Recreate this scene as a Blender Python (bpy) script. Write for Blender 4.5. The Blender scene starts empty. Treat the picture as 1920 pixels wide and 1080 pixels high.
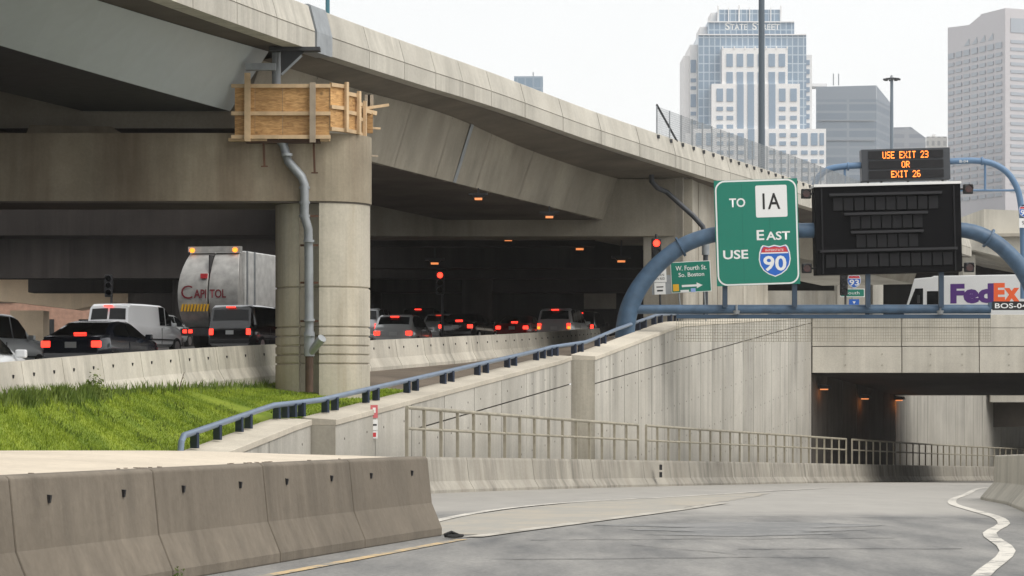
import bpy, bmesh, math, random
import numpy as np
from mathutils import Vector, Matrix
random.seed(7)
rng = np.random.default_rng(7)
R = math.radians
sc = bpy.context.scene
col = sc.collection

# ------------------------------------------------------------------ camera, world, sun, exposure
FPX, EYE, HOR = 4500.0, 1.7, 715.0
cam_d = bpy.data.cameras.new('camera')
cam = bpy.data.objects.new('camera', cam_d); col.objects.link(cam)
cam.location = (0, 0, EYE); cam.rotation_euler = (R(90), 0, 0)
cam_d.sensor_width = 36.0; cam_d.lens = FPX / 1920 * 36
cam_d.shift_y = (HOR - 540) / 1920
cam_d.clip_start = 0.5; cam_d.clip_end = 6000
sc.camera = cam

SUN_EL, SUN_AZ = 52.0, 125.0      # azimuth clockwise from +Y (view direction)
w = bpy.data.worlds.new('World'); sc.world = w; w.use_nodes = True
nt = w.node_tree; nt.nodes.clear()
out = nt.nodes.new('ShaderNodeOutputWorld'); bg = nt.nodes.new('ShaderNodeBackground')
sky = nt.nodes.new('ShaderNodeTexSky'); sky.sky_type = 'NISHITA'; sky.sun_disc = False
sky.sun_elevation = R(SUN_EL); sky.sun_rotation = R(SUN_AZ)
sky.air_density = 1.0; sky.dust_density = 4.0; sky.ozone_density = 1.0
mix = nt.nodes.new('ShaderNodeMix'); mix.data_type = 'RGBA'
mix.inputs[0].default_value = 0.88                      # overcast: the cloud sheet hides most of the blue
mix.inputs[7].default_value = (7.1, 7.12, 7.05, 1)
tcw = nt.nodes.new('ShaderNodeTexCoord'); cn = nt.nodes.new('ShaderNodeTexNoise'); cn.inputs['Scale'].default_value = 3.0; cn.inputs['Detail'].default_value = 5
nt.links.new(tcw.outputs['Generated'], cn.inputs['Vector'])
cr_w = nt.nodes.new('ShaderNodeMapRange'); cr_w.inputs[1].default_value = .3; cr_w.inputs[2].default_value = .7; cr_w.inputs[3].default_value = .955; cr_w.inputs[4].default_value = 1.03
nt.links.new(cn.outputs[0], cr_w.inputs[0])
cm = nt.nodes.new('ShaderNodeMix'); cm.data_type = 'RGBA'; cm.blend_type = 'MULTIPLY'; cm.inputs[0].default_value = 1
nt.links.new(mix.outputs[2], cm.inputs[6]); nt.links.new(cr_w.outputs[0], cm.inputs[7])
nt.links.new(sky.outputs[0], mix.inputs[6]); nt.links.new(cm.outputs[2], bg.inputs[0])
bg.inputs[1].default_value = 0.10
nt.links.new(bg.outputs[0], out.inputs[0])
sd = bpy.data.lights.new('sun', 'SUN'); sd.energy = 1.5; sd.angle = R(40); sd.color = (1, .96, .90)
so = bpy.data.objects.new('sun', sd); col.objects.link(so)
a = R(SUN_AZ); e = R(SUN_EL)
to_sun = Vector((math.sin(a) * math.cos(e), math.cos(a) * math.cos(e), math.sin(e)))
so.rotation_euler = to_sun.to_track_quat('Z', 'Y').to_euler(); so.location = (60, -60, 90)
vs = sc.view_settings
vs.view_transform = 'Standard'; vs.look = 'None'; vs.gamma = 1; vs.use_curve_mapping = False; vs.exposure = 0.64
sc.render.engine = 'CYCLES'
sc.cycles.use_denoising = True
sc.cycles.max_bounces = 6; sc.cycles.diffuse_bounces = 3; sc.cycles.volume_bounces = 1
sc.cycles.transparent_max_bounces = 8
sc.cycles.sample_clamp_indirect = 4

# ------------------------------------------------------------------ helpers
def P(px, py, d):
    return Vector(((px - 960) * d / FPX, d, EYE - (py - HOR) * d / FPX))
def curve(pts):
    ks = sorted(pts); xs = np.array([p[0] for p in ks], float); ys = np.array([p[1] for p in ks], float)
    m = np.gradient(ys, xs)
    def f(x):
        x = np.clip(x, xs[0], xs[-1]); i = int(np.clip(np.searchsorted(xs, x) - 1, 0, len(xs) - 2))
        h = xs[i + 1] - xs[i]; t = (x - xs[i]) / h
        return float((2*t**3 - 3*t**2 + 1) * ys[i] + (t**3 - 2*t**2 + t) * h * m[i] + (-2*t**3 + 3*t**2) * ys[i+1] + (t**3 - t**2) * h * m[i+1])
    return f
def lin(pts):
    ks = sorted(pts); xs = [p[0] for p in ks]; ys = [p[1] for p in ks]
    return lambda x: float(np.interp(x, xs, ys))
def frange(a, b, s):
    n = max(1, round((b - a) / s)); return [a + (b - a) * i / n for i in range(n + 1)]

class MB:
    def __init__(s): s.v = []; s.f = []
    def add(s, vs_, fs):
        n = len(s.v); s.v += [tuple(p) for p in vs_]; s.f += [tuple(i + n for i in f) for f in fs]; return s
    def box(s, c, d, M=None):
        c = Vector(c); vv = []
        for k in range(8):
            q = Vector(((k & 1) - .5, ((k >> 1) & 1) - .5, ((k >> 2) & 1) - .5)); q = Vector((q.x * d[0], q.y * d[1], q.z * d[2]))
            if M is not None: q = M @ q
            vv.append(c + q)
        return s.add(vv, [(0, 2, 3, 1), (4, 5, 7, 6), (0, 1, 5, 4), (2, 6, 7, 3), (0, 4, 6, 2), (1, 3, 7, 5)])
    def b(s, x0, x1, y0, y1, z0, z1): return s.box(((x0+x1)/2, (y0+y1)/2, (z0+z1)/2), (abs(x1-x0), abs(y1-y0), abs(z1-z0)))
    def bar(s, p, q, wd, ht, up=(0, 0, 1)):
        p = Vector(p); q = Vector(q); y = (q - p); L = y.length; y.normalize(); u = Vector(up)
        if abs(y.dot(u)) > .98: u = Vector((0, 1, 0))
        x = y.cross(u).normalized(); z = x.cross(y)
        return s.box((p + q) / 2, (wd, L, ht), Matrix((x, y, z)).transposed())
    def prism(s, poly, off):
        off = Vector(off); n = len(poly); A = [Vector(p) for p in poly]
        return s.add(A + [p + off for p in A], [tuple(range(n)), tuple(reversed(range(n, 2*n)))] + [(i, (i+1) % n, n + (i+1) % n, n + i) for i in range(n)])
    def tube(s, path, r, n=12, caps=True):
        path = [Vector(p) for p in path]; rs = r if isinstance(r, (list, tuple)) else [r] * len(path)
        t0 = (path[1] - path[0]).normalized(); u = t0.orthogonal().normalized(); rings = []
        for i, p in enumerate(path):
            t = (path[min(i+1, len(path)-1)] - path[max(i-1, 0)]).normalized()
            u = (u - t * u.dot(t)).normalized(); vv = t.cross(u)
            rings.append([p + (u * math.cos(2*math.pi*k/n) + vv * math.sin(2*math.pi*k/n)) * rs[i] for k in range(n)])
        fs = [(i*n + k, i*n + (k+1) % n, (i+1)*n + (k+1) % n, (i+1)*n + k) for i in range(len(path)-1) for k in range(n)]
        if caps: fs += [tuple(reversed(range(n))), tuple(range((len(path)-1)*n, len(path)*n))]
        return s.add([q for rr in rings for q in rr], fs)
    def cyl(s, c, axis, r, L, n=20): c = Vector(c); ax = Vector(axis).normalized(); return s.tube([c - ax*L/2, c + ax*L/2], r, n)
    def sweep(s, path, prof, caps=True):
        # path of (x,y,z); prof list of (offset to the right, height) or a function of the path index
        path = [Vector(p) for p in path]; rings = []
        for i, p in enumerate(path):
            t = path[min(i+1, len(path)-1)] - path[max(i-1, 0)]; t.z = 0; t.normalize(); nr = Vector((t.y, -t.x, 0))
            pr = prof(i) if callable(prof) else prof
            rings.append([p + nr * o + Vector((0, 0, h)) for o, h in pr])
        n = len(rings[0])
        fs = [(i*n + k, i*n + (k+1) % n, (i+1)*n + (k+1) % n, (i+1)*n + k) for i in range(len(path)-1) for k in range(n)]
        if caps: fs += [tuple(reversed(range(n))), tuple(range((len(path)-1)*n, len(path)*n))]
        return s.add([q for rr in rings for q in rr], fs)
    def grid(s, rows):
        n = len(rows[0]); return s.add([p for r_ in rows for p in r_], [(i*n+k, i*n+k+1, (i+1)*n+k+1, (i+1)*n+k) for i in range(len(rows)-1) for k in range(n-1)])
    def mesh(s, name, o=(0, 0, 0), fix=True):
        me = bpy.data.meshes.new(name); o = Vector(o)
        me.from_pydata([Vector(p) - o for p in s.v], [], s.f)
        if fix:
            bm = bmesh.new(); bm.from_mesh(me); bmesh.ops.recalc_face_normals(bm, faces=bm.faces); bm.to_mesh(me); bm.free()
        return me
    def build(s, name, mat, parent=None, smooth=False, bevel=0, kind=None, local=False, loc=None, fix=True):
        o = Vector((0, 0, 0))
        if parent is not None and not local: o = root_of(parent).location
        me = s.mesh(name, loc if loc is not None else o, fix)
        ob = bpy.data.objects.new(name, me); col.objects.link(ob); me.materials.append(mat)
        if parent is not None: ob.parent = parent
        if loc is not None: ob.location = Vector(loc) - o
        finish(ob, smooth, bevel)
        if kind: ob['kind'] = kind
        return ob
def finish(ob, smooth=False, bevel=0):
    if smooth:
        ob.data.polygons.foreach_set('use_smooth', [True] * len(ob.data.polygons)); ob.data.set_sharp_from_angle(angle=R(38))
    if bevel:
        m = ob.modifiers.new('bevel', 'BEVEL'); m.width = bevel; m.segments = 2; m.limit_method = 'ANGLE'; m.angle_limit = R(30)
def root_of(o):
    while o.parent is not None: o = o.parent
    return o
def tag(o, label=None, cat=None, group=None, kind=None):
    if label: o['label'] = label
    if cat: o['category'] = cat
    if group: o['group'] = group
    if kind: o['kind'] = kind
    return o
def thing(name, label, cat, loc=(0, 0, 0), rot=(0, 0, 0), group=None):
    o = bpy.data.objects.new(name, None); col.objects.link(o); o.location = loc; o.rotation_euler = rot
    o.empty_display_size = .2
    return tag(o, label, cat, group)
def inst(name, me, parent, loc=(0, 0, 0), scale=None, rot=None):
    o = bpy.data.objects.new(name, me); col.objects.link(o); o.parent = parent; o.location = loc
    if scale: o.scale = scale
    if rot: o.rotation_euler = rot
    return o
def text(s, mat, parent, x, z, y, height, width=None, bold=0.0, name='lettering', shear=0, align='CENTER', rotz=0, ext=.004):
    """flat print on a local XZ face (X right, Z up, -Y out); centred at x, z"""
    cu = bpy.data.curves.new(name, 'FONT'); cu.body = s; cu.size = 1; cu.offset = bold; cu.resolution_u = 3; cu.shear = shear
    t = bpy.data.objects.new(name, cu); col.objects.link(t)
    dg = bpy.context.evaluated_depsgraph_get(); me = bpy.data.meshes.new_from_object(t.evaluated_get(dg)); bpy.data.objects.remove(t)
    v = np.array([p.co[:] for p in me.vertices]); lo = v.min(0); hi = v.max(0)
    sy = height / (hi[1] - lo[1]); sx = sy if width is None else width / (hi[0] - lo[0])
    for p in me.vertices:
        p.co = Vector(((p.co.x - (lo[0]+hi[0])/2) * sx, 0, (p.co.y - (lo[1]+hi[1])/2) * sy))
    me.name = name; me.materials.clear(); me.materials.append(mat)
    o = bpy.data.objects.new(name, me); col.objects.link(o); o.parent = parent; o.location = (x, y, z); o.rotation_euler = (0, 0, rotz)
    return o

# ------------------------------------------------------------------ materials
def newmat(name):
    m = bpy.data.materials.new(name); m.use_nodes = True; return m, m.node_tree, m.node_tree.nodes['Principled BSDF']
def simple(name, c, rough=.6, metal=0, emit=None, es=0, coat=0, vary=0, spec=.5):
    m, t, b = newmat(name); b.inputs['Base Color'].default_value = (*c, 1); b.inputs['Roughness'].default_value = rough
    b.inputs['Metallic'].default_value = metal; b.inputs['Specular IOR Level'].default_value = spec
    if coat: b.inputs['Coat Weight'].default_value = coat; b.inputs['Coat Roughness'].default_value = .05
    if emit: b.inputs['Emission Color'].default_value = (*emit, 1); b.inputs['Emission Strength'].default_value = es
    if vary:
        tc = t.nodes.new('ShaderNodeTexCoord'); n = t.nodes.new('ShaderNodeTexNoise'); n.inputs['Scale'].default_value = 3; n.inputs['Detail'].default_value = 6
        t.links.new(tc.outputs['Object'], n.inputs['Vector'])
        r = t.nodes.new('ShaderNodeMapRange'); r.inputs[1].default_value = .3; r.inputs[2].default_value = .7; r.inputs[3].default_value = 1 - vary; r.inputs[4].default_value = 1 + vary
        t.links.new(n.outputs[0], r.inputs[0])
        mx = t.nodes.new('ShaderNodeMix'); mx.data_type = 'RGBA'; mx.blend_type = 'MULTIPLY'; mx.inputs[0].default_value = 1; mx.inputs[6].default_value = (*c, 1)
        t.links.new(r.outputs[0], mx.inputs[7]); t.links.new(mx.outputs[2], b.inputs['Base Color'])
    return m
def concrete(name, c, streak=.35, blotch=.25, dirt=(.16, .13, .10), dirt_amt=.0, rough=.88, bump=.25, fine=14, sx=2.2, sz=.09, panel=.10, warm=0.0):
    """cast concrete: cloudy tone, rain streaks, speckle, a little tone change from piece to piece"""
    m, t, b = newmat(name); N = t.nodes.new; L = t.links.new
    g = N('ShaderNodeNewGeometry')
    def noise(scale, vec, detail=5, rough_=.6):
        n = N('ShaderNodeTexNoise'); n.inputs['Scale'].default_value = scale; n.inputs['Detail'].default_value = detail; n.inputs['Roughness'].default_value = rough_
        L(vec, n.inputs['Vector']); return n.outputs[0]
    def rng_(x, a0, a1, b0, b1):
        r = N('ShaderNodeMapRange'); L(x, r.inputs[0])
        for i, q in enumerate((a0, a1, b0, b1)): r.inputs[i+1].default_value = q
        return r.outputs[0]
    def mul(x, y):
        q = N('ShaderNodeMath'); q.operation = 'MULTIPLY'; L(x, q.inputs[0]); L(y, q.inputs[1]); return q.outputs[0]
    mp = N('ShaderNodeMapping'); mp.inputs['Scale'].default_value = (sx, sx, sz); L(g.outputs['Position'], mp.inputs['Vector'])
    st = noise(1.0, mp.outputs[0], 7, .65)
    bl = noise(.45, g.outputs['Position'], 6)
    fi = noise(fine, g.outputs['Position'], 4)
    oi = N('ShaderNodeObjectInfo')
    msk = rng_(noise(.22, g.outputs['Position'], 3), .38, .62, .1, 1.15)
    stv = N('ShaderNodeMath'); stv.operation = 'MULTIPLY_ADD'; L(rng_(st, .35, .65, -streak*1.25, streak*.45), stv.inputs[0]); L(msk, stv.inputs[1]); stv.inputs[2].default_value = 1
    v = mul(mul(stv.outputs[0], rng_(bl, .3, .7, 1 - blotch, 1 + blotch*.5)), mul(rng_(fi, .3, .7, .93, 1.06), rng_(oi.outputs['Random'], 0, 1, 1 - panel, 1 + panel)))
    mx = N('ShaderNodeMix'); mx.data_type = 'RGBA'; mx.blend_type = 'MULTIPLY'; mx.inputs[0].default_value = 1; mx.inputs[6].default_value = (*c, 1); L(v, mx.inputs[7])
    colr = mx.outputs[2]
    if dirt_amt:
        mp2 = N('ShaderNodeMapping'); mp2.inputs['Scale'].default_value = (sx*.7, sx*.7, sz*1.3); mp2.inputs['Location'].default_value = (7, 3, 1); L(g.outputs['Position'], mp2.inputs['Vector'])
        dn = rng_(noise(1.0, mp2.outputs[0], 6, .6), .48, .68, 0, dirt_amt)
        m2 = N('ShaderNodeMix'); m2.data_type = 'RGBA'; L(dn, m2.inputs[0]); L(colr, m2.inputs[6]); m2.inputs[7].default_value = (*dirt, 1); colr = m2.outputs[2]
    L(colr, b.inputs['Base Color']); b.inputs['Roughness'].default_value = rough; b.inputs['Specular IOR Level'].default_value = .25
    bp = N('ShaderNodeBump'); bp.inputs['Strength'].default_value = bump; bp.inputs['Distance'].default_value = .01; L(fi, bp.inputs['Height']); L(bp.outputs[0], b.inputs['Normal'])
    return m
M = {}
M['wall'] = concrete('wall_concrete', (.51, .488, .437), streak=.24, blotch=.14, dirt_amt=.32, dirt=(.29, .27, .225), sx=1.5, panel=.07)
M['endface'] = concrete('weathered_concrete', (.43, .40, .335), streak=.3, blotch=.2)
M['coping'] = concrete('coping_concrete', (.60, .55, .46), streak=.1, blotch=.2, sx=.6, sz=.6)
M['portal'] = concrete('portal_concrete', (.565, .535, .465), streak=.18, blotch=.14, dirt_amt=.2, dirt=(.32, .29, .23), panel=.05)
M['gore'] = concrete('dirty_barrier_concrete', (.20, .172, .137), streak=.26, blotch=.24, dirt_amt=.4, dirt=(.125, .11, .09), sx=3.0, sz=.15, panel=.07, bump=.5)
M['gorecap'] = concrete('island_concrete', (.58, .51, .41), streak=.05, blotch=.2, sx=.5, sz=.5, bump=.5)
M['barrier'] = concrete('barrier_concrete', (.56, .525, .45), streak=.25, blotch=.2, dirt_amt=.25, dirt=(.33, .29, .23), sx=2.0, sz=.35, panel=.1)
M['beige'] = concrete('beige_bridge_concrete', (.62, .50, .36), streak=.2, blotch=.2, sx=.6)
M['rampbar'] = concrete('ramp_barrier_concrete', (.40, .375, .325), streak=.35, blotch=.2, dirt_amt=.35, dirt=(.25, .22, .18), sx=2.4, sz=.2, panel=.07)
M['parapet'] = concrete('parapet_concrete', (.50, .476, .418), streak=.18, blotch=.16, dirt_amt=.2, dirt=(.31, .285, .235), sx=2.5, panel=.06)
M['girder'] = concrete('girder_concrete', (.345, .315, .255), streak=.2, blotch=.22, sx=.9, panel=.05, dirt_amt=.3, dirt=(.22, .19, .15))
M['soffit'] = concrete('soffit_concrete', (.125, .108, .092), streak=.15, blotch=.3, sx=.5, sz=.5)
M['pier'] = concrete('pier_concrete', (.47, .435, .36), streak=.3, blotch=.22, dirt_amt=.5, dirt=(.30, .23, .13), sx=1.6, sz=.06)
M['cap'] = concrete('pier_cap_concrete', (.34, .295, .22), streak=.35, blotch=.3, dirt_amt=.75, dirt=(.13, .09, .06), sx=.8, sz=.05)
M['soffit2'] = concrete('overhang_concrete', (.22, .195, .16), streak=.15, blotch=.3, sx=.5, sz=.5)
M['dark'] = concrete('shade_dark_concrete', (.042, .036, .033), streak=.3, blotch=.3)  # shade of the underpass and tunnel put into this colour
M['bent'] = concrete('bent_concrete', (.44, .41, .35), streak=.3, blotch=.25, dirt_amt=.4, dirt=(.3, .26, .2), sx=1.4)
M['steelgrey'] = simple('grey_painted_steel', (.42, .46, .47), .5, vary=.03)
M['darksteel'] = simple('dark_steel', (.05, .052, .056), .6, .3, vary=.2)
M['blue'] = simple('blue_gantry_paint', (.06, .112, .182), .48, vary=.2)
M['navy'] = simple('navy_plate_paint', (.018, .03, .06), .5)
M['rail'] = simple('blue_grey_rail_paint', (.19, .245, .33), .4, .2, vary=.1)
M['galv'] = simple('galvanised_steel', (.30, .32, .335), .5, .35, vary=.15)
M['railing'] = simple('weathered_railing_steel', (.36, .33, .26), .6, .15, vary=.2)
M['rust'] = simple('rusty_steel', (.10, .05, .03), .9, vary=.3)
M['rustlight'] = simple('rust_brown_pipe', (.09, .055, .04), .85, vary=.3)
M['ply'] = None
M['timber'] = simple('pale_timber', (.55, .40, .24), .8, vary=.22)
M['timbergrey'] = simple('grey_timber', (.34, .28, .21), .85, vary=.2)
M['black'] = simple('black_housing', (.012, .012, .014), .45)
M['vmsblack'] = simple('sign_black', (.006, .006, .007), .8, spec=.08)
M['module'] = simple('lamp_module_dark', (.016, .016, .018), .6, spec=.2)
M['visor'] = simple('visor_grey', (.028, .028, .031), .6, spec=.25)
M['white'] = simple('white_paint', (.8, .8, .78), .4)
M['signwhite'] = simple('reflective_white', (.78, .79, .78), .5)
M['signgreen'] = simple('sign_green', (.0, .185, .125), .5)
M['seam'] = simple('sign_seam_green', (.0, .13, .085), .6)
M['signblue'] = simple('shield_blue', (.01, .12, .52), .45)
M['signred'] = simple('shield_red', (.55, .03, .04), .5)
M['signblack'] = simple('sign_legend_black', (.01, .01, .01), .5)
M['yellowpatch'] = simple('yellow_sticker', (.75, .42, .02), .5)
M['tail'] = simple('lit_tail_light', (.5, .02, .01), .3, emit=(1, .035, .02), es=2.2)
M['taildim'] = simple('dim_tail_light', (.35, .015, .01), .3, emit=(1, .05, .02), es=.5)
M['amberlit'] = simple('lit_amber_lamp', (.6, .25, .02), .3, emit=(1, .24, .02), es=1.5)
M['redlit'] = simple('lit_red_signal', (.5, .02, .01), .3, emit=(1, .025, .012), es=4)
M['sodium'] = simple('lit_sodium_lamp', (.7, .4, .2), .3, emit=(1, .30, .09), es=.65)
M['led'] = simple('lit_orange_led', (.6, .2, .02), .3, emit=(1, .20, .03), es=2.0)
M['amberoff'] = simple('unlit_amber_lens', (.06, .012, .008), .2, coat=.3)
M['glass'] = simple('dark_car_glass', (.006, .007, .008), .06, spec=.3)
M['tyre'] = simple('tyre_rubber', (.02, .02, .02), .85)
M['alloy'] = simple('alloy_rim', (.5, .5, .5), .3, .8)
M['plate'] = simple('number_plate', (.55, .56, .55), .5)
M['trim'] = simple('black_plastic_trim', (.025, .025, .027), .6)
M['lens'] = simple('clear_lamp_lens', (.6, .6, .6), .1, coat=1)
def worn(name, c, base, amt):
    m, t, b = newmat(name); N = t.nodes.new; L = t.links.new
    g = N('ShaderNodeNewGeometry'); n = N('ShaderNodeTexNoise'); n.inputs['Scale'].default_value = 7; n.inputs['Detail'].default_value = 8; n.inputs['Roughness'].default_value = .75; L(g.outputs['Position'], n.inputs['Vector'])
    n2 = N('ShaderNodeTexNoise'); n2.inputs['Scale'].default_value = .9; n2.inputs['Detail'].default_value = 3; L(g.outputs['Position'], n2.inputs['Vector'])
    ad = N('ShaderNodeMath'); ad.operation = 'MULTIPLY_ADD'; L(n2.outputs[0], ad.inputs[0]); ad.inputs[1].default_value = .7; L(n.outputs[0], ad.inputs[2])
    mr = N('ShaderNodeMapRange'); mr.inputs[1].default_value = amt; mr.inputs[2].default_value = amt + .12; L(ad.outputs[0], mr.inputs[0])
    mx = N('ShaderNodeMix'); mx.data_type = 'RGBA'; mx.inputs[6].default_value = (*c, 1); mx.inputs[7].default_value = (*base, 1); L(mr.outputs[0], mx.inputs[0])
    L(mx.outputs[2], b.inputs['Base Color']); b.inputs['Roughness'].default_value = .8; return m
M['markwhite'] = worn('worn_white_paint', (.62, .59, .53), (.27, .26, .24), .86)
M['markyellow'] = worn('worn_yellow_paint', (.58, .42, .22), (.27, .25, .21), .84)
M['markfaint'] = worn('faded_white_paint', (.50, .47, .41), (.33, .31, .27), .78)
M['apron'] = worn('gritty_apron', (.40, .36, .295), (.335, .32, .285), .76)
M['patch'] = worn('dark_asphalt_patch', (.17, .172, .17), (.235, .232, .225), .80)
M['patch2'] = concrete('crack_fill', (.10, .10, .10), streak=.2, blotch=.3)
M['dirt'] = concrete('gravelly_dirt', (.20, .165, .13), streak=.1, blotch=.4, sx=2, sz=2, fine=25)
M['ground'] = concrete('city_ground', (.16, .15, .14), streak=.1, blotch=.4, sx=.1, sz=.1)
def asphalt():
    m, t, b = newmat('asphalt'); N = t.nodes.new; L = t.links.new
    g = N('ShaderNodeNewGeometry')
    mp = N('ShaderNodeMapping'); mp.inputs['Scale'].default_value = (1.1, .22, 1); mp.inputs['Rotation'].default_value = (0, 0, R(-14)); L(g.outputs['Position'], mp.inputs['Vector'])
    n1 = N('ShaderNodeTexNoise'); n1.inputs['Scale'].default_value = 1.2; n1.inputs['Detail'].default_value = 8; n1.inputs['Roughness'].default_value = .62; L(mp.outputs[0], n1.inputs['Vector'])
    n2 = N('ShaderNodeTexNoise'); n2.inputs['Scale'].default_value = 24; n2.inputs['Detail'].default_value = 6; n2.inputs['Roughness'].default_value = .8; L(g.outputs['Position'], n2.inputs['Vector'])
    n3 = N('ShaderNodeTexNoise'); n3.inputs['Scale'].default_value = .25; n3.inputs['Detail'].default_value = 4; L(g.outputs['Position'], n3.inputs['Vector'])
    cr = N('ShaderNodeValToRGB'); cr.color_ramp.elements[0].position = .32; cr.color_ramp.elements[0].color = (.135, .136, .135, 1)
    cr.color_ramp.elements[1].position = .68; cr.color_ramp.elements[1].color = (.29, .282, .265, 1); L(n1.outputs[0], cr.inputs[0])
    mx = N('ShaderNodeMix'); mx.data_type = 'RGBA'; mx.blend_type = 'OVERLAY'; mx.inputs[0].default_value = .75; L(cr.outputs[0], mx.inputs[6]); L(n2.outputs[0], mx.inputs[7])
    # surfacing beyond the overlay joint, its grazing sheen painted as a paler tone
    sp = N('ShaderNodeSeparateXYZ'); L(g.outputs['Position'], sp.inputs[0])
    ad = N('ShaderNodeMath'); ad.operation = 'MULTIPLY_ADD'; L(n3.outputs[0], ad.inputs[0]); ad.inputs[1].default_value = 9; L(sp.outputs['Y'], ad.inputs[2])
    mr = N('ShaderNodeMapRange'); mr.inputs[1].default_value = 37; mr.inputs[2].default_value = 41; L(ad.outputs[0], mr.inputs[0])
    m2 = N('ShaderNodeMix'); m2.data_type = 'RGBA'; L(mr.outputs[0], m2.inputs[0]); L(mx.outputs[2], m2.inputs[6])
    m3 = N('ShaderNodeMix'); m3.data_type = 'RGBA'; m3.blend_type = 'MIX'; m3.inputs[0].default_value = .68; L(mx.outputs[2], m3.inputs[6]); m3.inputs[7].default_value = (.42, .40, .365, 1); L(m3.outputs[2], m2.inputs[7])
    L(m2.outputs[2], b.inputs['Base Color']); b.inputs['Roughness'].default_value = .82; b.inputs['Specular IOR Level'].default_value = .3
    bp = N('ShaderNodeBump'); bp.inputs['Strength'].default_value = .5; bp.inputs['Distance'].default_value = .01; L(n2.outputs[0], bp.inputs['Height']); L(bp.outputs[0], b.inputs['Normal'])
    return m
M['asphalt'] = asphalt()
M['uproad'] = concrete('shade_dark_asphalt', (.065, .063, .06), streak=.1, blotch=.3, sx=1, sz=1, fine=30)  # underpass shade put into the colour of the upper road
M['joint'] = simple('shadowed_joint_fill', (.10, .09, .075), .9)
M['roundlens'] = simple('smoked_headlamp', (.25, .25, .26), .15, coat=.8)
def ply():
    m, t, b = newmat('plywood'); N = t.nodes.new; L = t.links.new
    tc = N('ShaderNodeTexCoord'); mp = N('ShaderNodeMapping'); mp.inputs['Scale'].default_value = (2.2, 2.2, 9); L(tc.outputs['Object'], mp.inputs['Vector'])
    n = N('ShaderNodeTexNoise'); n.inputs['Scale'].default_value = 2; n.inputs['Detail'].default_value = 7; n.inputs['Distortion'].default_value = 1.2; L(mp.outputs[0], n.inputs['Vector'])
    cr = N('ShaderNodeValToRGB'); cr.color_ramp.elements[0].position = .3; cr.color_ramp.elements[0].color = (.33, .17, .06, 1)
    cr.color_ramp.elements[1].position = .65; cr.color_ramp.elements[1].color = (.62, .37, .15, 1); L(n.outputs[0], cr.inputs[0])
    v = N('ShaderNodeTexVoronoi'); v.inputs['Scale'].default_value = 2.6; L(tc.outputs['Object'], v.inputs['Vector'])
    mr = N('ShaderNodeMapRange'); mr.inputs[1].default_value = .06; mr.inputs[2].default_value = .15; mr.inputs[3].default_value = .45; mr.inputs[4].default_value = 1; L(v.outputs[0], mr.inputs[0])
    oi = N('ShaderNodeObjectInfo'); r2 = N('ShaderNodeMapRange'); r2.inputs[3].default_value = .82; r2.inputs[4].default_value = 1.15; L(oi.outputs['Random'], r2.inputs[0])
    q = N('ShaderNodeMath'); q.operation = 'MULTIPLY'; L(mr.outputs[0], q.inputs[0]); L(r2.outputs[0], q.inputs[1])
    mx = N('ShaderNodeMix'); mx.data_type = 'RGBA'; mx.blend_type = 'MULTIPLY'; mx.inputs[0].default_value = 1; L(cr.outputs[0], mx.inputs[6]); L(q.outputs[0], mx.inputs[7])
    L(mx.outputs[2], b.inputs['Base Color']); b.inputs['Roughness'].default_value = .75
    return m
M['ply'] = ply()
def foliage(name, c0, c1):
    m, t, b = newmat(name); N = t.nodes.new; L = t.links.new
    g = N('ShaderNodeNewGeometry'); n = N('ShaderNodeTexNoise'); n.inputs['Scale'].default_value = 1.3; n.inputs['Detail'].default_value = 7; L(g.outputs['Position'], n.inputs['Vector'])
    n2 = N('ShaderNodeTexNoise'); n2.inputs['Scale'].default_value = 22; L(g.outputs['Position'], n2.inputs['Vector'])
    ad = N('ShaderNodeMath'); ad.operation = 'MULTIPLY_ADD'; L(n2.outputs[0], ad.inputs[0]); ad.inputs[1].default_value = .45; L(n.outputs[0], ad.inputs[2])
    cr = N('ShaderNodeValToRGB'); cr.color_ramp.elements[0].position = .5; cr.color_ramp.elements[0].color = (*c0, 1); cr.color_ramp.elements[1].position = .95; cr.color_ramp.elements[1].color = (*c1, 1)
    L(ad.outputs[0], cr.inputs[0]); L(cr.outputs[0], b.inputs['Base Color']); b.inputs['Roughness'].default_value = .7; b.inputs['Specular IOR Level'].default_value = .25
    return m
M['grass'] = foliage('grass_blades', (.13, .205, .016), (.285, .36, .034))
M['turf'] = foliage('turf', (.125, .19, .015), (.27, .33, .035))
M['weed'] = foliage('weed_leaves', (.07, .12, .016), (.16, .21, .035))
def paint(name, c, rough=.25, metal=.0): return simple(name, c, rough, metal, coat=.8)

# ------------------------------------------------------------------ alignment of the place
zr = lin([(y, curve([(-30, .75), (0, .43), (18.6, .15), (26.5, 0), (57, -.96), (80, -1.80), (105, -2.75), (128, -3.65), (150, -4.5), (230, -7.6)])(y)) for y in frange(-30, 230, 1.0)])
zu = lambda Y: 1.86 + .03 * (max(Y, 10) - 64) if Y < 128 else 3.78
Xb = curve([(-30, -14), (20, -8.6), (35, -6.3), (45, -4.5), (57, -1.77), (80, 5.0), (105, 13.6), (128, 22.2), (150, 31.2), (180, 46), (230, 76)])
zc = lin([(20, .0), (40, .16), (45.5, .35), (52, .83), (53, .88), (75, 2.42), (77.5, 2.68), (87.5, 3.84), (112, 4.8)])
wall1 = lin([(20, -9.0), (40, -6.25), (53, -4.43)]); wall2 = lin([(53, -3.9), (76, 1.89)]); wall3 = curve([(76, 2.62), (88, 6.35), (100, 10.2), (112, 13.98)])
wall4 = curve([(112, 13.98), (128, 20.6), (150, 29.6), (180, 44), (230, 74)])
wallX = lambda Y: wall1(Y) if Y < 53 else wall2(Y) if Y < 76 else wall3(Y) if Y < 112 else wall4(Y)
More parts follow.
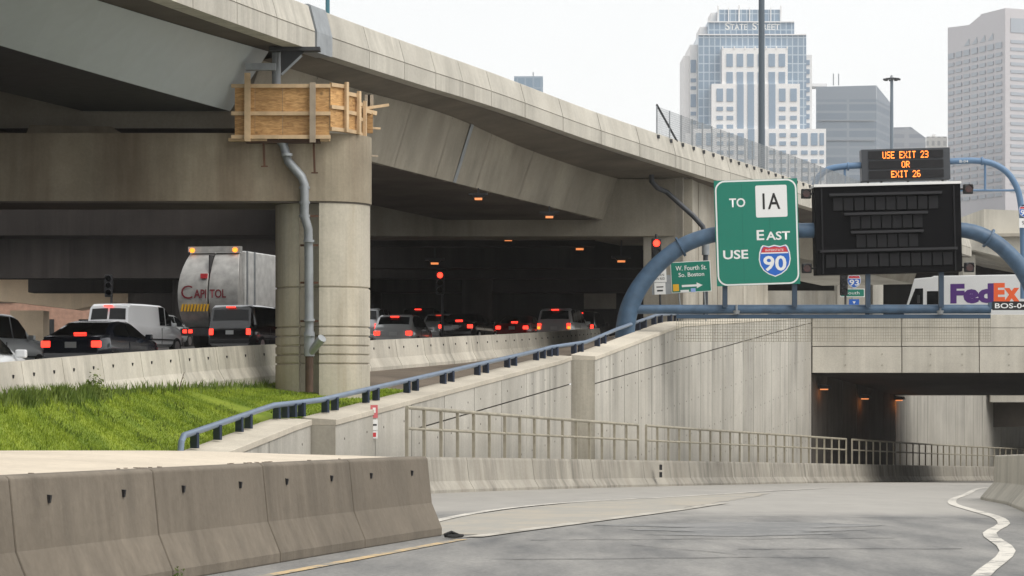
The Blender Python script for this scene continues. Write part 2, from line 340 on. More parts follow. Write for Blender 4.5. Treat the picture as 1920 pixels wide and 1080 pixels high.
Xu = curve([(10, -8.0), (30, -8.3), (38.6, -8.35), (47.6, -7.95), (61, -6.03), (69, -4.06), (88, .2), (115, 4.4)])
zg_out = lin([(20, 1.1), (30, 1.2), (38.6, 1.44), (52.5, 1.56), (59, 1.55), (64, 1.84), (70, 2.02), (115, 3.38)])

# ------------------------------------------------------------------ ground and roads
mb = MB()
rows = []
for Y in frange(-30, 230, 1.0):
    xl = Xb(Y) - 1.6; xr = max(16, Xb(Y) + 17); rows.append([(xl + (xr - xl) * k / 12, Y, zr(Y)) for k in range(13)])
mb.grid(rows); tag(mb.build('road', M['asphalt']), kind='structure')
mb = MB()
mb.grid([[(-220, Y, zu(Y) ), (-60, Y, zu(Y)), (-30, Y, zu(Y)), (Xu(Y) - .2, Y, zu(Y))] for Y in frange(8, 128, 4)])
tag(mb.build('upper_road', M['uproad']), kind='structure')
mb = MB()      # city ground round the sunken road
def gq(x0, x1, y0, y1, z=3.72): mb.add([(x0, y0, z), (x1, y0, z), (x1, y1, z), (x0, y1, z)], [(0, 1, 2, 3)])
gq(-600, 700, 150.5, 1500); gq(-600, 12, 128.02, 150.5); gq(62, 700, 112, 150.5); gq(46, 700, 40, 112); gq(30, 700, -60, 40); gq(-600, -220.02, -60, 128.02); gq(-220.02, -16, -60, 7.98, .1)
tag(mb.build('ground', M['ground']), kind='structure')
mb = MB()
mb.sweep([(max(16.2, Xb(Y) + 17.2), Y, 0) for Y in frange(-30, 150, 6)], lambda i: [(0, -8), (0, 4.2), (.5, 4.2), (.5, -8)])
w_ = thing('retaining_wall', 'long plain concrete wall along the far side of the sunken road', 'wall', (16, 20, 0)); mb.build('wall_body', M['wall'], w_)

def strip(name, pts, width, mat, dz=.008, x_is=0):
    f = curve([(y, x) for x, y in pts]); ys = frange(pts[0][1], pts[-1][1], 1.0); m = MB(); wf = width if callable(width) else (lambda y: width)
    m.grid([[(f(y) - wf(y)/2, y, zr(y) + dz), (f(y) + wf(y)/2, y, zr(y) + dz)] for y in ys]); return tag(m.build(name, mat), kind='structure')
strip('yellow_line', [(-5.4, 5), (-3.3, 14), (-1.96, 19.2), (-.53, 25.4)], .13, M['markyellow'])
strip('white_line', [(-1.0, 30.5), (-.88, 31.7), (1.15, 43), (3.05, 49), (7.4, 64), (9.2, 70)], .16, M['markwhite'], dz=.014)
strip('edge_line', [(1.0, 5), (3.75, 19.2), (4.75, 23), (5.35, 26.9), (6.15, 30), (6.5, 32), (6.95, 36), (7.55, 41), (8.45, 46), (10.2, 54), (14.4, 73), (20, 92)], .155, M['markwhite'])
# gritty apron in the gore between the two carriageways
ap = MB(); A = [(-.95, 26.6), (-1.05, 30), (-.86, 32.2), (.1, 37.6), (1.25, 43.4), (3.1, 49), (5.6, 57.5), (4.6, 52), (3.4, 43), (2.3, 35.6), (.75, 30), (-.35, 26)]
fl = lin([(y, x) for x, y in A[:7]]); fr = lin([(25.9, -.4), (26, -.35), (30, .75), (35.6, 2.3), (43, 3.75), (52, 5.4), (57.5, 6.2)])
ap.grid([[(fl(y), y, zr(y) + .005), (fl(y)*.4 + fr(y)*.6, y, zr(y) + .005), (fr(y) + random.uniform(-.12, .05), y, zr(y) + .005)] for y in frange(26.6, 57, .5)])
tag(ap.build('gore_pavement', M['apron']), kind='structure')
strip('worn_line', [(-.42, 25.9), (.8, 30), (2.3, 35.6), (3.7, 42)], .22, M['markfaint'], dz=.012)
pt = MB()      # bituminous repair patch
pl = lin([(26.2, 2.3), (26.6, 1.5), (27.3, 2.2), (28, 1.3), (28.6, 2.1), (29.5, 1.0), (30.6, 2.9)]); pr = lin([(26.2, 2.6), (26.8, 3.6), (27.4, 3.3), (28, 4.2), (28.5, 3.5), (29.4, 4.7), (30.6, 3.6)])
pt.grid([[(pl(y) + random.uniform(-.12, .12), y, zr(y) + .004), ((pl(y)+pr(y))/2, y, zr(y) + .004), (pr(y) + random.uniform(-.15, .15), y, zr(y) + .004)] for y in frange(26.2, 30.6, .1)])
tag(pt.build('asphalt_patch', M['patch']), kind='structure')
for xa, ya, xb_, yb in ((.2, 25.3, 4.1, 25.7), (2.2, 23.3, 4.4, 23.5), (-.2, 21.6, 2.9, 21.9), (3.0, 33, 6.4, 32.2), (1.2, 24.3, 2.1, 22.4), (2.6, 40, 6.5, 41)):
    c = MB(); n_ = 24; pts = []; dev = 0
    for q_ in range(n_ + 1):
        dev = dev*.8 + random.uniform(-.06, .06); t_ = q_/n_; pts.append((xa + (xb_-xa)*t_, ya + (yb-ya)*t_ + dev, random.uniform(.008, .03)))
    c.grid([[(x, y - w3, zr(y - w3) + .006), (x, y + w3, zr(y + w3) + .006)] for x, y, w3 in pts]); tag(c.build('crack_sealant', M['patch2']), kind='structure')

# ------------------------------------------------------------------ gore barrier and island
gx = lambda d: -2.625 + .2368 * (d - 18.6)
prof = [(0, 0), (0, .085), (-.115, .36), (-.165, .85), (-.19, .87), (-.37, .87), (-.37, 0)]
gb = thing('concrete_barrier', 'dark stained concrete barrier in the foreground, edging the pale island', 'barrier', (gx(18.6), 18.6, zr(18.6)))
slot = MB().box((0, 0, 0), (.03, .028, .055)).mesh('lifting_slot'); slot.materials.append(M['black'])
cuts = [8.6, 11.1, 13.6, 16.1, 18.6, 21.1, 23.6, 26.45]
for y0, y1 in zip(cuts[:-1], cuts[1:]):
    m = MB(); m.sweep([(gx(y), y, zr(y)) for y in frange(y0 + .012, y1 - .012, .8)], prof)
    ob = m.build('barrier_segment', M['gore'], gb, bevel=.012)
    for fr_ in (.24, .76):
        y = y0 + (y1 - y0) * fr_; s_ = inst('lifting_slot', slot, ob, Vector((gx(y) - .148, y, zr(y) + .70)) - gb.location); s_.rotation_euler = (0, R(8), -math.atan(.2368))
m = MB()      # rounded nose
ep = Vector((gx(26.45), 26.45, zr(26.45)))
m.prism([ep + Vector((-.185, .012, .86)), ep + Vector((-.27, .16, .86)), ep + Vector((-.50, .12, .86)), ep + Vector((-.52, -.3, .86)), ep + Vector((-.36, -.3, .86))], (0, 0, -.9))
m.build('barrier_nose', M['gore'], gb, bevel=.02)
isl = MB(); top = lambda y: zr(y) + .862
back = lin([(8, -9.5), (14, -7.6), (22, -4.75), (24, -3.3), (26.2, -1.6)])
bk_ = lin([(8, .10), (16, .12), (22, .115), (24, .095), (26.2, .01)])
rows = [[(back(y), y, zr(y) - .1), (back(y), y, top(y) + bk_(y)), ((back(y) + gx(y) - .37)/2, y, top(y) + bk_(y)*.6 + .008*math.sin(y*3)), (gx(y) - .372, y, top(y)), (gx(y) - .372, y, zr(y) - .1)] for y in frange(8.6, 26.2, .5)]
isl.grid(rows); isl.add(rows[-1], [(0, 1, 2, 3, 4)])
tag(isl.build('island_infill', M['gorecap']), kind='structure')
m = MB()
for k in range(26):
    y = random.choice([random.uniform(21.0, 22.4), random.uniform(18.4, 19.6), random.uniform(9.5, 25)]); x = gx(y) - .39 - random.uniform(.01, .12); s_ = random.uniform(.01, .028)
    m.box((x, y, top(y) + .005), (s_, s_*2.2, .014), Matrix.Rotation(random.uniform(0, 3), 3, 'Z'))
tag(m.build('gravel', M['dirt']), kind='stuff')

# ------------------------------------------------------------------ ramp barrier with railings
rp = [(0, -.3), (0, .07), (-.13, .28), (-.19, .80), (-.21, .86), (-.42, .86), (-.42, -.3)]
rb = thing('concrete_barrier', 'long grey concrete barrier under the steel railings, curving into the tunnel', 'barrier', (Xb(57), 57, zr(57)))
ys = frange(30, 205, 6.0)
for y0, y1 in zip(ys[:-1], ys[1:]):
    MB().sweep([(Xb(y), y, zr(y)) for y in frange(y0 + .02, y1 - .02, 1.5)], rp).build('barrier_segment', M['rampbar'], rb)
for py in (876, 890):
    c = P(1232, py, 79.3); MB().box(c + Vector((.12, 0, 0)), (.08, .3, .17)).build('junction_plate', M['black'], rb)
def railing(ya, yb, label, step):
    t = thing('railing', label, 'railing', (Xb(ya) - .32, ya, zr(ya) + .86), group='steel railings on the ramp barrier')
    q = lambda y, h: Vector((Xb(y) - .32, y, zr(y) + .86 + h)); ys_ = frange(ya, yb, step)
    MB().tube([q(y, 1.15) for y in ys_], .045, 8).build('top_rail', M['railing'], t, smooth=True)
    MB().tube([q(y, .66) for y in ys_], .035, 8).build('middle_rail', M['railing'], t, smooth=True)
    post = MB().box((0, 0, .56), (.075, .05, 1.12)).mesh('post'); post.materials.append(M['railing'])
    for y in ys_: inst('post', post, t, q(y, 0) - t.location, rot=(0, 0, R(-16)))
    return t
railing(55.6, 78.2, 'steel railing with seventeen posts in front of the pale panelled wall', 1.41)
railing(79.2, 111, 'long steel railing running down to the tunnel mouth', 1.42)
railing(112.2, 165, 'dim steel railing inside the tunnel below the sunlit wall', 1.5)

# ------------------------------------------------------------------ retaining walls
tie = MB().cyl((0, 0, 0), (1, 0, 0), .028, .02, 8).mesh('tie_hole'); tie.materials.append(M['joint'])
def retaining(label, ya, yb, fx, step, groove, mat, bottom, thick=.75, end=True, coping=True, ztop=zc):
    t = thing('retaining_wall', label, 'wall', (fx(ya), ya, bottom(ya)))
    ys_ = frange(ya, yb, step)
    fine = frange(ya + .03, yb, 2.0)
    core = MB(); core.sweep([(fx(y), y, 0) for y in fine], lambda i: [(-.07, bottom(fine[i])), (-.07, ztop(fine[i]) - .15), (-thick, ztop(fine[i]) - .15), (-thick, bottom(fine[i]))])
    core.build('wall_core', M['joint'], t)
    for y0, y1 in zip(ys_[:-1], ys_[1:]):
        yy = frange(y0 + .026, y1 - .026, 1.2)
        def pan(lo, hi):
            MB().sweep([(fx(y), y, 0) for y in yy], lambda i: [(0, lo(yy[i])), (0, hi(yy[i])), (-.066, hi(yy[i])), (-.066, lo(yy[i]))]).build('wall_panel', mat, t)
            pob = t.children[-1] if False else [o_ for o_ in col.objects if o_.parent == t][-1]
            for f_ in (.22, .78):
                y_ = y0 + (y1 - y0)*f_; sl_ = (fx(y_ + .2) - fx(y_ - .2))/.4 if y_ > ya + .3 and y_ < yb - .3 else .28
                z_ = hi(y_) - .35
                while z_ > max(lo(y_) + .15, zr(y_) + .5) and y_ < 113: inst('tie_hole', tie, pob, Vector((fx(y_) - .006, y_, z_)) - t.location, rot=(0, 0, -math.atan(sl_))); z_ -= 1.25
        if groove is None or y0 < groove[0]: pan(bottom, lambda y: ztop(y) - .152)
        else:
            pan(bottom, lambda y: groove[1](y) - .022); pan(lambda y: groove[1](y) + .022, lambda y: ztop(y) - .152)
    if end: MB().sweep([(fx(y), y, 0) for y in (ya - .05, ya + .028)], [(.0, bottom(ya)), (.0, ztop(ya) - .152), (-thick, ztop(ya) - .152), (-thick, bottom(ya))]).build('end_face', M['endface'], t)
    if coping:
        cy = frange(ya - .05, yb, 1.5)
        MB().sweep([(fx(y), y, 0) for y in cy], lambda i: [(.025, ztop(cy[i]) - .15), (.025, ztop(cy[i]) - .02), (-thick - .03, ztop(cy[i]) + .03), (-thick - .03, ztop(cy[i]) - .15)]).build('coping', M['coping'], t, bevel=.012)
    return t
groove = lin([(53, .15), (59, .52), (76, 1.62), (107, 4.07), (112, 4.42)])
bz = lambda y: zr(y) - .4
retaining('low end of the concrete wall beside the grass, nearest the island', 30, 52.95, wall1, 3.8, None, M['wall'], bz)
rw2 = retaining('pale concrete wall carrying the small red and white notices', 53, 75.95, wall2, 2.87, (58, groove), M['wall'], bz)
rw3 = retaining('tall streaked concrete wall under the blue gantry leg, up to the tunnel portal', 76, 111.95, wall3, 1.8, (70, groove), M['wall'], bz)
M['darkened'] = concrete('shade_toned_concrete', (.085, .075, .065), streak=.3, blotch=.3, dirt_amt=.5, dirt=(.08, .07, .06))  # tunnel shade painted into the colour of the covered wall
rw4 = retaining('sooty wall, tunnel shade put in its colour, in the short covered stretch under the street', 112.1, 127.4, wall4, 2.4, None, M['darkened'], bz, end=False, coping=False, ztop=lin([(112, 2.2), (113.2, 2.2), (128, 1.1)]))
rw5 = retaining('daylit wall between the street bridge and the inner portal', 127.45, 205, wall4, 2.4, None, M['wall'], bz, end=False, coping=False, ztop=lin([(127, 1.1), (127.9, 1.1), (128.1, 3.6), (150, 3.6), (200, 1)]))

# notices on the wall
M['noticered'] = simple('sun_faded_red', (.58, .13, .14), .6)
cpt = wall2(56.6)
nt_ = thing('notice_board', 'narrow strip of red and white notices fixed on the pale wall', 'sign', (wall2(55.7) + .02, 55.7, .75), (0, 0, R(14)))
for zz, hh, mm in ((.25, .30, M['noticered']), (-.06, .25, M['white']), (-.29, .17, M['signwhite'])):
    MB().box((0, 0, zz), (.17, .016, hh)).build('notice_panel', mm, nt_, local=True)
MB().box((0, -.010, .28), (.07, .006, .12)).build('notice_symbol', M['white'], nt_, local=True)
MB().box((0, -.010, -.29), (.09, .006, .1)).build('notice_symbol', M['signred'], nt_, local=True)
MB().box((0, -.010, -.06), (.12, .006, .04)).build('notice_line', M['visor'], nt_, local=True)

# low blue grey guard rail along the coping
gr = thing('guard_rail', 'low blue grey tube rail on dark plates along the wall top', 'guard rail', (wall1(45.2) - .6, 45.2, zc(45.2)))
def rp_(y): return Vector((wallX(y) - (.62 if y < 76 else .62 + min(1, (y-76)/6)*.25), y, zc(y) + .36 - .07*min(1, (y-46)/25)))
rl = lambda y: (rp_(52.5)*(1-(y-52.5)/1.0) + rp_(53.5)*((y-52.5)/1.0)) if 52.5 < y < 53.5 else (rp_(75.5)*(1-(y-75.5)/2) + rp_(77.5)*((y-75.5)/2)) if 75.5 < y < 77.5 else rp_(y)
path = [rl(45.0) + Vector((-.02, -.25, -.42)), rl(45.0) + Vector((0, -.22, -.12)), rl(45.0) + Vector((.02, 0, -.01))] + [rl(y) for y in frange(45.8, 110, .9)]
MB().tube(path, .062, 10).build('rail', M['rail'], gr, smooth=True)
def d_of(px):
    lo, hi = 44.0, 110.0
    for _ in range(40):
        mid = (lo + hi)/2; q = rl(mid)
        if 960 + q.x*FPX/q.y < px: lo = mid
        else: hi = mid
    return lo
gp = MB().box((0, 0, -.16), (.06, .20, .30)).mesh('post_plate'); gp.materials.append(M['navy'])
for px in [365, 408, 449, 466, 519, 535, 550, 566, 610, 628, 686, 705, 763, 779, 831, 846, 895, 911, 951, 964, 1005, 1018, 1031, 1042, 1076, 1089, 1120, 1132, 1196, 1208, 1226, 1238, 1256, 1268]:
    q = rl(d_of(px)); inst('post_plate', gp, gr, q - gr.location, rot=(0, 0, R(48)))

# ------------------------------------------------------------------ grass bank
def bank(y0, y1, name, mat):
    m = MB(); m.grid([[((wallX(y) - .76) * (1-t) + (Xu(y)) * t, y, (zc(y) - .06) * (1-t) + zg_out(y) * t + .018*math.sin(y*1.7 + t*5)*t*(1-t)*4) for t in (0, .2, .4, .6, .8, 1)] for y in frange(y0, y1, 1)])
    return tag(m.build(name, mat), kind='structure')
bank(26, 62, 'grass_bank', M['turf']); bank(62.02, 112, 'gravel_strip', M['dirt'])
def bankpt(y, t): return ((wallX(y) - .76) * (1-t) + Xu(y) * t, y, (zc(y) - .06) * (1-t) + zg_out(y) * t + .018*math.sin(y*1.7 + t*5)*t*(1-t)*4)
def blades(n, ysamp, tsamp, hmin, hmax, wmin, wmax, lean):
    V = np.zeros((n*3, 3)); 
    for i in range(n):
        y = ysamp(); t = tsamp(); p = np.array(bankpt(y, t)); h = random.uniform(hmin, hmax); wd = random.uniform(wmin, wmax); an = random.uniform(0, 6.28)
        dx, dy = math.cos(an)*wd, math.sin(an)*wd; le = random.uniform(0, lean)*h; a2 = random.uniform(0, 6.28)
        V[i*3] = p + (dx, dy, -.02); V[i*3+1] = p + (-dx, -dy, -.02); V[i*3+2] = p + (math.cos(a2)*le, math.sin(a2)*le, h)
    return V
def tri_obj(name, V, mat):
    n = len(V)//3; me = bpy.data.meshes.new(name); me.vertices.add(n*3); me.loops.add(n*3); me.polygons.add(n)
    me.vertices.foreach_set('co', V.ravel()); me.loops.foreach_set('vertex_index', np.arange(n*3)); me.polygons.foreach_set('loop_start', np.arange(0, n*3, 3)); me.polygons.foreach_set('loop_total', np.full(n, 3))
    me.update(); me.materials.append(mat); o = bpy.data.objects.new(name, me); col.objects.link(o); return o
tag(tri_obj('grass', blades(90000, lambda: random.uniform(31, 62), lambda: random.random(), .015, .055, .008, .016, 1.2), M['grass']), kind='stuff')
def weedY(): return random.choice([random.gauss(45.6, .35), random.gauss(43.5, .5), random.gauss(40.5, .8), random.uniform(36, 60), random.uniform(36, 60)])
tag(tri_obj('weeds', blades(4200, weedY, lambda: 1.0 - abs(random.gauss(0, .07)), .06, .24, .010, .024, .8), M['weed']), kind='stuff')
cl = [(random.uniform(38, 58), random.uniform(.15, .85)) for _ in range(22)]
def clumpYT():
    c_ = random.choice(cl); return c_[0] + random.gauss(0, .22), min(.98, max(.02, c_[1] + random.gauss(0, .06)))
VV = []
for _ in range(1100):
    y_, t_ = clumpYT(); VV.append(blades(1, lambda: y_, lambda: t_, .03, .10, .012, .026, 1.0))
tag(tri_obj('broadleaf_weeds', np.concatenate(VV), M['weed']), kind='stuff')
wp = thing('weed_plant', 'bushy green weed at the foot of the concrete barrier', 'plant', bankpt(45.7, .93))
V = []
base = Vector(wp.location)
for k in range(330):
    h = abs(random.gauss(.16, .12)); rad = .26 * (1 - h*1.2); an = random.uniform(0, 6.28); r_ = rad*math.sqrt(random.random())
    c = np.array((math.cos(an)*r_, math.sin(an)*r_, h)); s_ = random.uniform(.02, .05)
    for q in range(3): V.append(c + np.array((random.uniform(-s_, s_), random.uniform(-s_, s_), random.uniform(-s_, s_))))
o = tri_obj('foliage', np.array(V), M['weed']); o.parent = wp
MB().tube([(0, 0, -.05), (.02, 0, .2), (.04, .02, .38)], [.012, .01, .004], 5).build('stem', M['weed'], wp, local=True)
ds = thing('dry_stalk', 'single dry brown stalk standing in the grass by the barrier', 'plant', bankpt(52.2, .9))
MB().tube([(0, 0, -.05), (.06, 0, .2), (.13, 0, .42)], [.014, .011, .006], 5).build('stem', M['rustlight'], ds, local=True)
MB().tube([(.09, 0, .28), (.13, .03, .33)], [.006, .003], 4).build('twig', M['rustlight'], ds, local=True)

# ------------------------------------------------------------------ upper barrier
ub = thing('concrete_barrier', 'pale jointed concrete barrier between the queueing cars and the grass', 'barrier', (Xu(57.8), 57.8, zu(57.8)))
up = [(.0, -.3), (0, .08), (-.14, .33), (-.22, .86), (-.4, .86), (-.55, .2), (-.55, -.3)]
ys = frange(20, 115, 3.05)
sl2 = MB().box((0, 0, 0), (.03, .045, .06)).mesh('lifting_slot'); sl2.materials.append(M['black'])
for y0, y1 in zip(ys[:-1], ys[1:]):
    ob = MB().sweep([(Xu(y) + .02, y, zu(y)) for y in frange(y0 + .02, y1 - .02, 1.0)], up).build('barrier_segment', M['barrier'], ub)
    for f in (.25, .75):
        y = y0 + (y1-y0)*f; sl = (Xu(y+.2) - Xu(y-.2))/.4
        inst('lifting_slot', sl2, ob, Vector((Xu(y) + .02 - .172, y + .172*sl, zu(y) + .62)) - ub.location, rot=(0, R(8), -math.atan(sl)))

# ------------------------------------------------------------------ right hand barrier nose
rbn = thing('concrete_barrier', 'short pale rounded barrier end at the edge of the wet road', 'barrier', (9.3, 46, zr(46)))
q = [(11.2, 49), (9.95, 48.2), (9.35, 46.6), (9.1, 44.5), (8.7, 41), (7.75, 35), (6.9, 29), (6.6, 27)]
fx = q
MB().sweep([(x, y, zr(y)) for x, y in q], [(0.25, -.1), (.25, .05), (.06, .27), (.0, .34), (-.02, .84), (-.04, .86), (-.35, .86), (-.35, -.1)]).build('barrier_body', M['barrier'], rbn, bevel=.015)

# ------------------------------------------------------------------ portal and deck over the ramp
po = thing('overpass', 'concrete overpass with panelled parapet over the tunnel mouth', 'overpass', (30, 112, 3))
S = 112/FPX
zz = lambda py: EYE - (py - HOR)*S
xx = lambda px: (px - 960)*S
PX = [1522, 1690, 1835, 1985, 2140, 2300]
rowsz = [(590, 614.5, 0), (615.5, 649, 0), (650.5, 699, -.06)]
for pa, pb in zip(PX[:-1], PX[1:]):
    for ya, yb, dy in rowsz:
        ob = MB().b(xx(pa) + .02, xx(pb) - .02, 111.9 + dy, 112.16, zz(yb), zz(ya)).build('parapet_panel', M['portal'], po, bevel=.01)
        if yb > 690:
            for f in (.37, .78):
                for g_ in (.3, .72): MB().cyl((xx(pa) + (xx(pb)-xx(pa))*f, 111.835, zz(yb) + (zz(ya)-zz(yb))*g_), (0, 1, 0), .035, .03, 8).build('tie_hole', M['endface'], ob)
MB().b(14.0, 47, 112.17, 112.55, zz(699) + .01, zz(590) - .01).build('parapet_core', M['endface'], po)
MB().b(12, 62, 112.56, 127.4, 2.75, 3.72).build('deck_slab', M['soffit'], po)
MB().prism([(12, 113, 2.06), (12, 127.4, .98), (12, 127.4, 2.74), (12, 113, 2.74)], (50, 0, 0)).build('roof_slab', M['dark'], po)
MB().b(18, 62, 127.41, 128, .95, 3.72).build('edge_beam', M['portal'], po)
MB().b(22, 62, 127.5, 127.9, 3.721, 4.7).build('rear_parapet', M['portal'], po)
tag(MB().b(-12, 62, 112.6, 127.9, 3.722, 3.74).build('street', M['asphalt']), kind='structure')
ov2 = thing('tunnel_portal', 'dark inner portal beyond the lit stretch of tunnel wall', 'portal', (40, 150, -4))
MB().b(29.9, 90, 150, 150.5, .40, 3.715).build('portal_beam', M['portal'], ov2)
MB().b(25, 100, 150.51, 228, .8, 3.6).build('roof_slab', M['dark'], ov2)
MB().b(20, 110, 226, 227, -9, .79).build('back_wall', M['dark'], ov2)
MB().b(30.2, 90, 152, 152.4, -1.2, .79).build('cross_beam', M['soffit'], ov2)
tws = thing('light_block_wall', 'unseen wall added to cut the light in the tunnel under the street', 'wall', (30, 112.6, -4))  # out of view; added to cut the light entering the tunnel
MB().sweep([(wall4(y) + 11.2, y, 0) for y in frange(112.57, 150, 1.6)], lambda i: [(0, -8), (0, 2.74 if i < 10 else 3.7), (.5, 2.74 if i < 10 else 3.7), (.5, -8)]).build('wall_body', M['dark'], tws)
def wall_lamp(y, z, label):
    x = wall4(y); t = thing('wall_lamp', label, 'lamp', (x + .05, y, z), (0, 0, R(-22)), group='sodium lamps on the tunnel wall')
    MB().prism([(0, -.25, 0), (.5, -.25, .02), (.42, -.25, .16), (0, -.25, .2)], (0, .5, 0)).build('housing', M['black'], t, local=True)
    MB().box((.2, 0, -.03), (.3, .36, .05)).build('lamp_glass', M['sodium'], t, local=True)
    l = bpy.data.lights.new('lamp_light', 'POINT'); l.energy = 4; l.color = (1, .33, .07); l.shadow_soft_size = .1
    lo = bpy.data.objects.new('lamp_light', l); col.objects.link(lo); lo.parent = t; lo.location = (.3, 0, -.25)
wall_lamp(113.2, 1.35, 'sodium lamp on the wall just inside the tunnel mouth')
wall_lamp(120.4, .85, 'sodium lamp in the middle of the dark tunnel wall')
wall_lamp(127.2, .72, 'sodium lamp at the end of the dark tunnel, before the lit wall')

# ------------------------------------------------------------------ viaduct
via = thing('viaduct', 'elevated highway viaduct with concrete parapet crossing overhead', 'viaduct', (-8, 60, 7))
fX = curve([(-60, -28), (0, -16.3), (32, -10.1), (48.5, -6.85), (59, -4.74), (66.8, -2.74), (76.9, 0), (83.2, 2.74), (90.6, 6.43), (105, 12.2), (121, 18.5), (139, 26.9)])  # viaduct edge and the heights below scaled about the camera, factor baked in
fZ = curve([(-60, 6.5), (0, 8.3), (32, 8.97), (48.5, 9.39), (59, 9.79), (66.8, 10.02), (76.9, 10.30), (83.2, 10.04), (90.6, 9.68), (105, 9.55), (121, 9.39), (139, 8.86)])
fp = [(0, .0), (0, .45), (-.025, .455), (-.025, .475), (0, .48), (-.17, 1.1), (-.21, 1.13), (-.42, 1.13), (-.45, .0)]
jy = [y for y in frange(-58, 58.7, 3.0)] + [60.0] + [y for y in frange(60.0, 138, 3.0)][1:]
for y0, y1 in zip(jy[:-1], jy[1:]):
    if y0 < 59 < y1: 
        MB().sweep([(fX(y), y, fZ(y)) for y in frange(58.75, 59.95, .6)], [(.03, -.03), (.03, .48), (-.14, 1.14), (-.2, 1.17), (-.4, 1.17), (-.4, -.03)]).build('joint_cover', M['galv'], via); continue
    MB().sweep([(fX(y), y, fZ(y)) for y in frange(y0 + .022, y1 - .022, 1.0)], fp).build('parapet_panel', M['parapet'], via)
MB().sweep([(fX(y), y, fZ(y)) for y in frange(-58, 138, 1.5)], [(-.07, .02), (-.07, .48), (-.23, 1.08), (-.40, 1.08), (-.40, .02)]).build('parapet_core', M['joint'], via)
def ruled(name, mat, ys_, A, B, thick=.0, **k):
    """A, B: functions y -> (x, z): a plate between two edges"""
    m = MB(); m.grid([[(A(y)[0], y, A(y)[1]), (B(y)[0], y, B(y)[1])] for y in ys_]); return m.build(name, mat, via, **k)
YV = frange(12, 132, 2)
DW = lambda y: 46 if y < 89 else 34 if y < 118 else 24
# deck: top and under side, widened left to shade the underpass (as side-by-side carriageways), narrower beyond to light the van
for nm_, mt_, o0, dz_ in (('deck_underside', 'soffit', .3, .02), ('deck_surface', 'uproad', .44, .32)):
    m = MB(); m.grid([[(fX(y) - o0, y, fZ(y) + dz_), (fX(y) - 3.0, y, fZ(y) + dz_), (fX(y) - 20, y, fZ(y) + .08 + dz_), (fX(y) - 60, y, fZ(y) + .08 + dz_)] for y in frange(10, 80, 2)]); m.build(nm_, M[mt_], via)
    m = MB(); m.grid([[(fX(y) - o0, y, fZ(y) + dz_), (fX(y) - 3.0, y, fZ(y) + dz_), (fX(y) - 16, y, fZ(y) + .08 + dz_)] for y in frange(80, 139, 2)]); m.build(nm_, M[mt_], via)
# steel box girder on the near span
wt = lambda y: (fX(y) - 1.18 - .03*(59 - y), fZ(y) + .0); wb = lambda y: (fX(y) - 2.11 - .085*(59 - y), fZ(y) - max(.95, 1.47 - .040*(59-y)))
Y1 = frange(-58, 58.8, 2)
ruled('steel_web', M['steelgrey'], Y1, wt, wb)
ruled('bottom_flange', M['darksteel'], Y1, wb, lambda y: (wb(y)[0] - 3.6, wb(y)[1]))
ruled('steel_web', M['darksteel'], Y1, lambda y: (wb(y)[0] - 3.6, wb(y)[1]), lambda y: (wt(y)[0] - 5.6, wt(y)[1] - .02))
MB().prism([(wb(58.8)[0], 58.82, wb(58.8)[1]), (wt(58.8)[0], 58.82, wt(58.8)[1]), (wt(58.8)[0] - 5.6, 58.82, wt(58.8)[1]), (wb(58.8)[0] - 3.6, 58.82, wb(58.8)[1])], (0, .05, 0)).build('end_diaphragm', M['steelgrey'], via)
for off in (11, 22, 33):
    MB().sweep([(wb(y)[0] - off, y, wb(y)[1]) for y in Y1], [(0, 0), (.6, 1.5), (-4.2, 1.5), (-3.6, 0)]).build('steel_box', M['darksteel'], via)
# concrete box girder beyond the pier
cbx = curve([(59.3, -6.75), (70, -4.05), (82, -.70), (93.8, 3.85)]); cbz = curve([(59.3, 7.95), (70, 8.10), (82, 8.17), (93.8, 7.94)])
ctx = lambda y: cbx(y) + .56; ctz = lambda y: fZ(y) - lin([(59, .16), (75.9, .22), (84.3, .18), (93.8, .05)])(y)
jy2 = frange(59.3, 93, 4.1)
for y0, y1 in zip(jy2[:-1], jy2[1:]):
    yy = frange(y0 + .014, y1 - .014, 1); m = MB(); m.grid([[(ctx(y), y, ctz(y)), (cbx(y), y, cbz(y)), (cbx(y) - .2, y, cbz(y)), (ctx(y) - .2, y, ctz(y))] for y in yy]); m.build('web_panel', M['girder'], via)
yy = frange(59.3, 93, 1.5)
ruled('overhang_soffit', M['soffit2'], yy, lambda y: (fX(y) - .40, fZ(y) - .01), lambda y: (ctx(y) - .1, ctz(y)))
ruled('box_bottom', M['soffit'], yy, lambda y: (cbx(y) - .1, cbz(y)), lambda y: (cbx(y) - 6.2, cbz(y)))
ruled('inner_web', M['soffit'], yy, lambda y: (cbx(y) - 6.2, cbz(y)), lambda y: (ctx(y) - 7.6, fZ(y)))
m = MB().add([(cbx(59.3), 59.3, cbz(59.3)), (ctx(59.3), 59.3, ctz(59.3)), (ctx(59.3) - 7.6, 59.3, fZ(59.3)), (cbx(59.3) - 6.2, 59.3, cbz(59.3))], [(0, 1, 2, 3)]); m.build('end_diaphragm', M['girder'], via)
MB().prism([(cbx(78) + .0, 78, cbz(78)), (ctx(78) + .03, 78, ctz(78)), (ctx(78.3) + .03, 78.3, ctz(78.3)), (cbx(78.3), 78.3, cbz(78.3))], (.012, -.02, 0)).build('grout_seam', M['galv'], via)
for off, dz in ((9.5, 0), (19, .3), (29, -.2)):
    MB().sweep([(cbx(y) - off, y, cbz(y) + dz) for y in frange(59.3, 79.5, 1.5)], [(0, 0), (.7, 2.2), (-6.2, 2.2), (-5.5, 0)]).build('box_girder', M['soffit'], via)
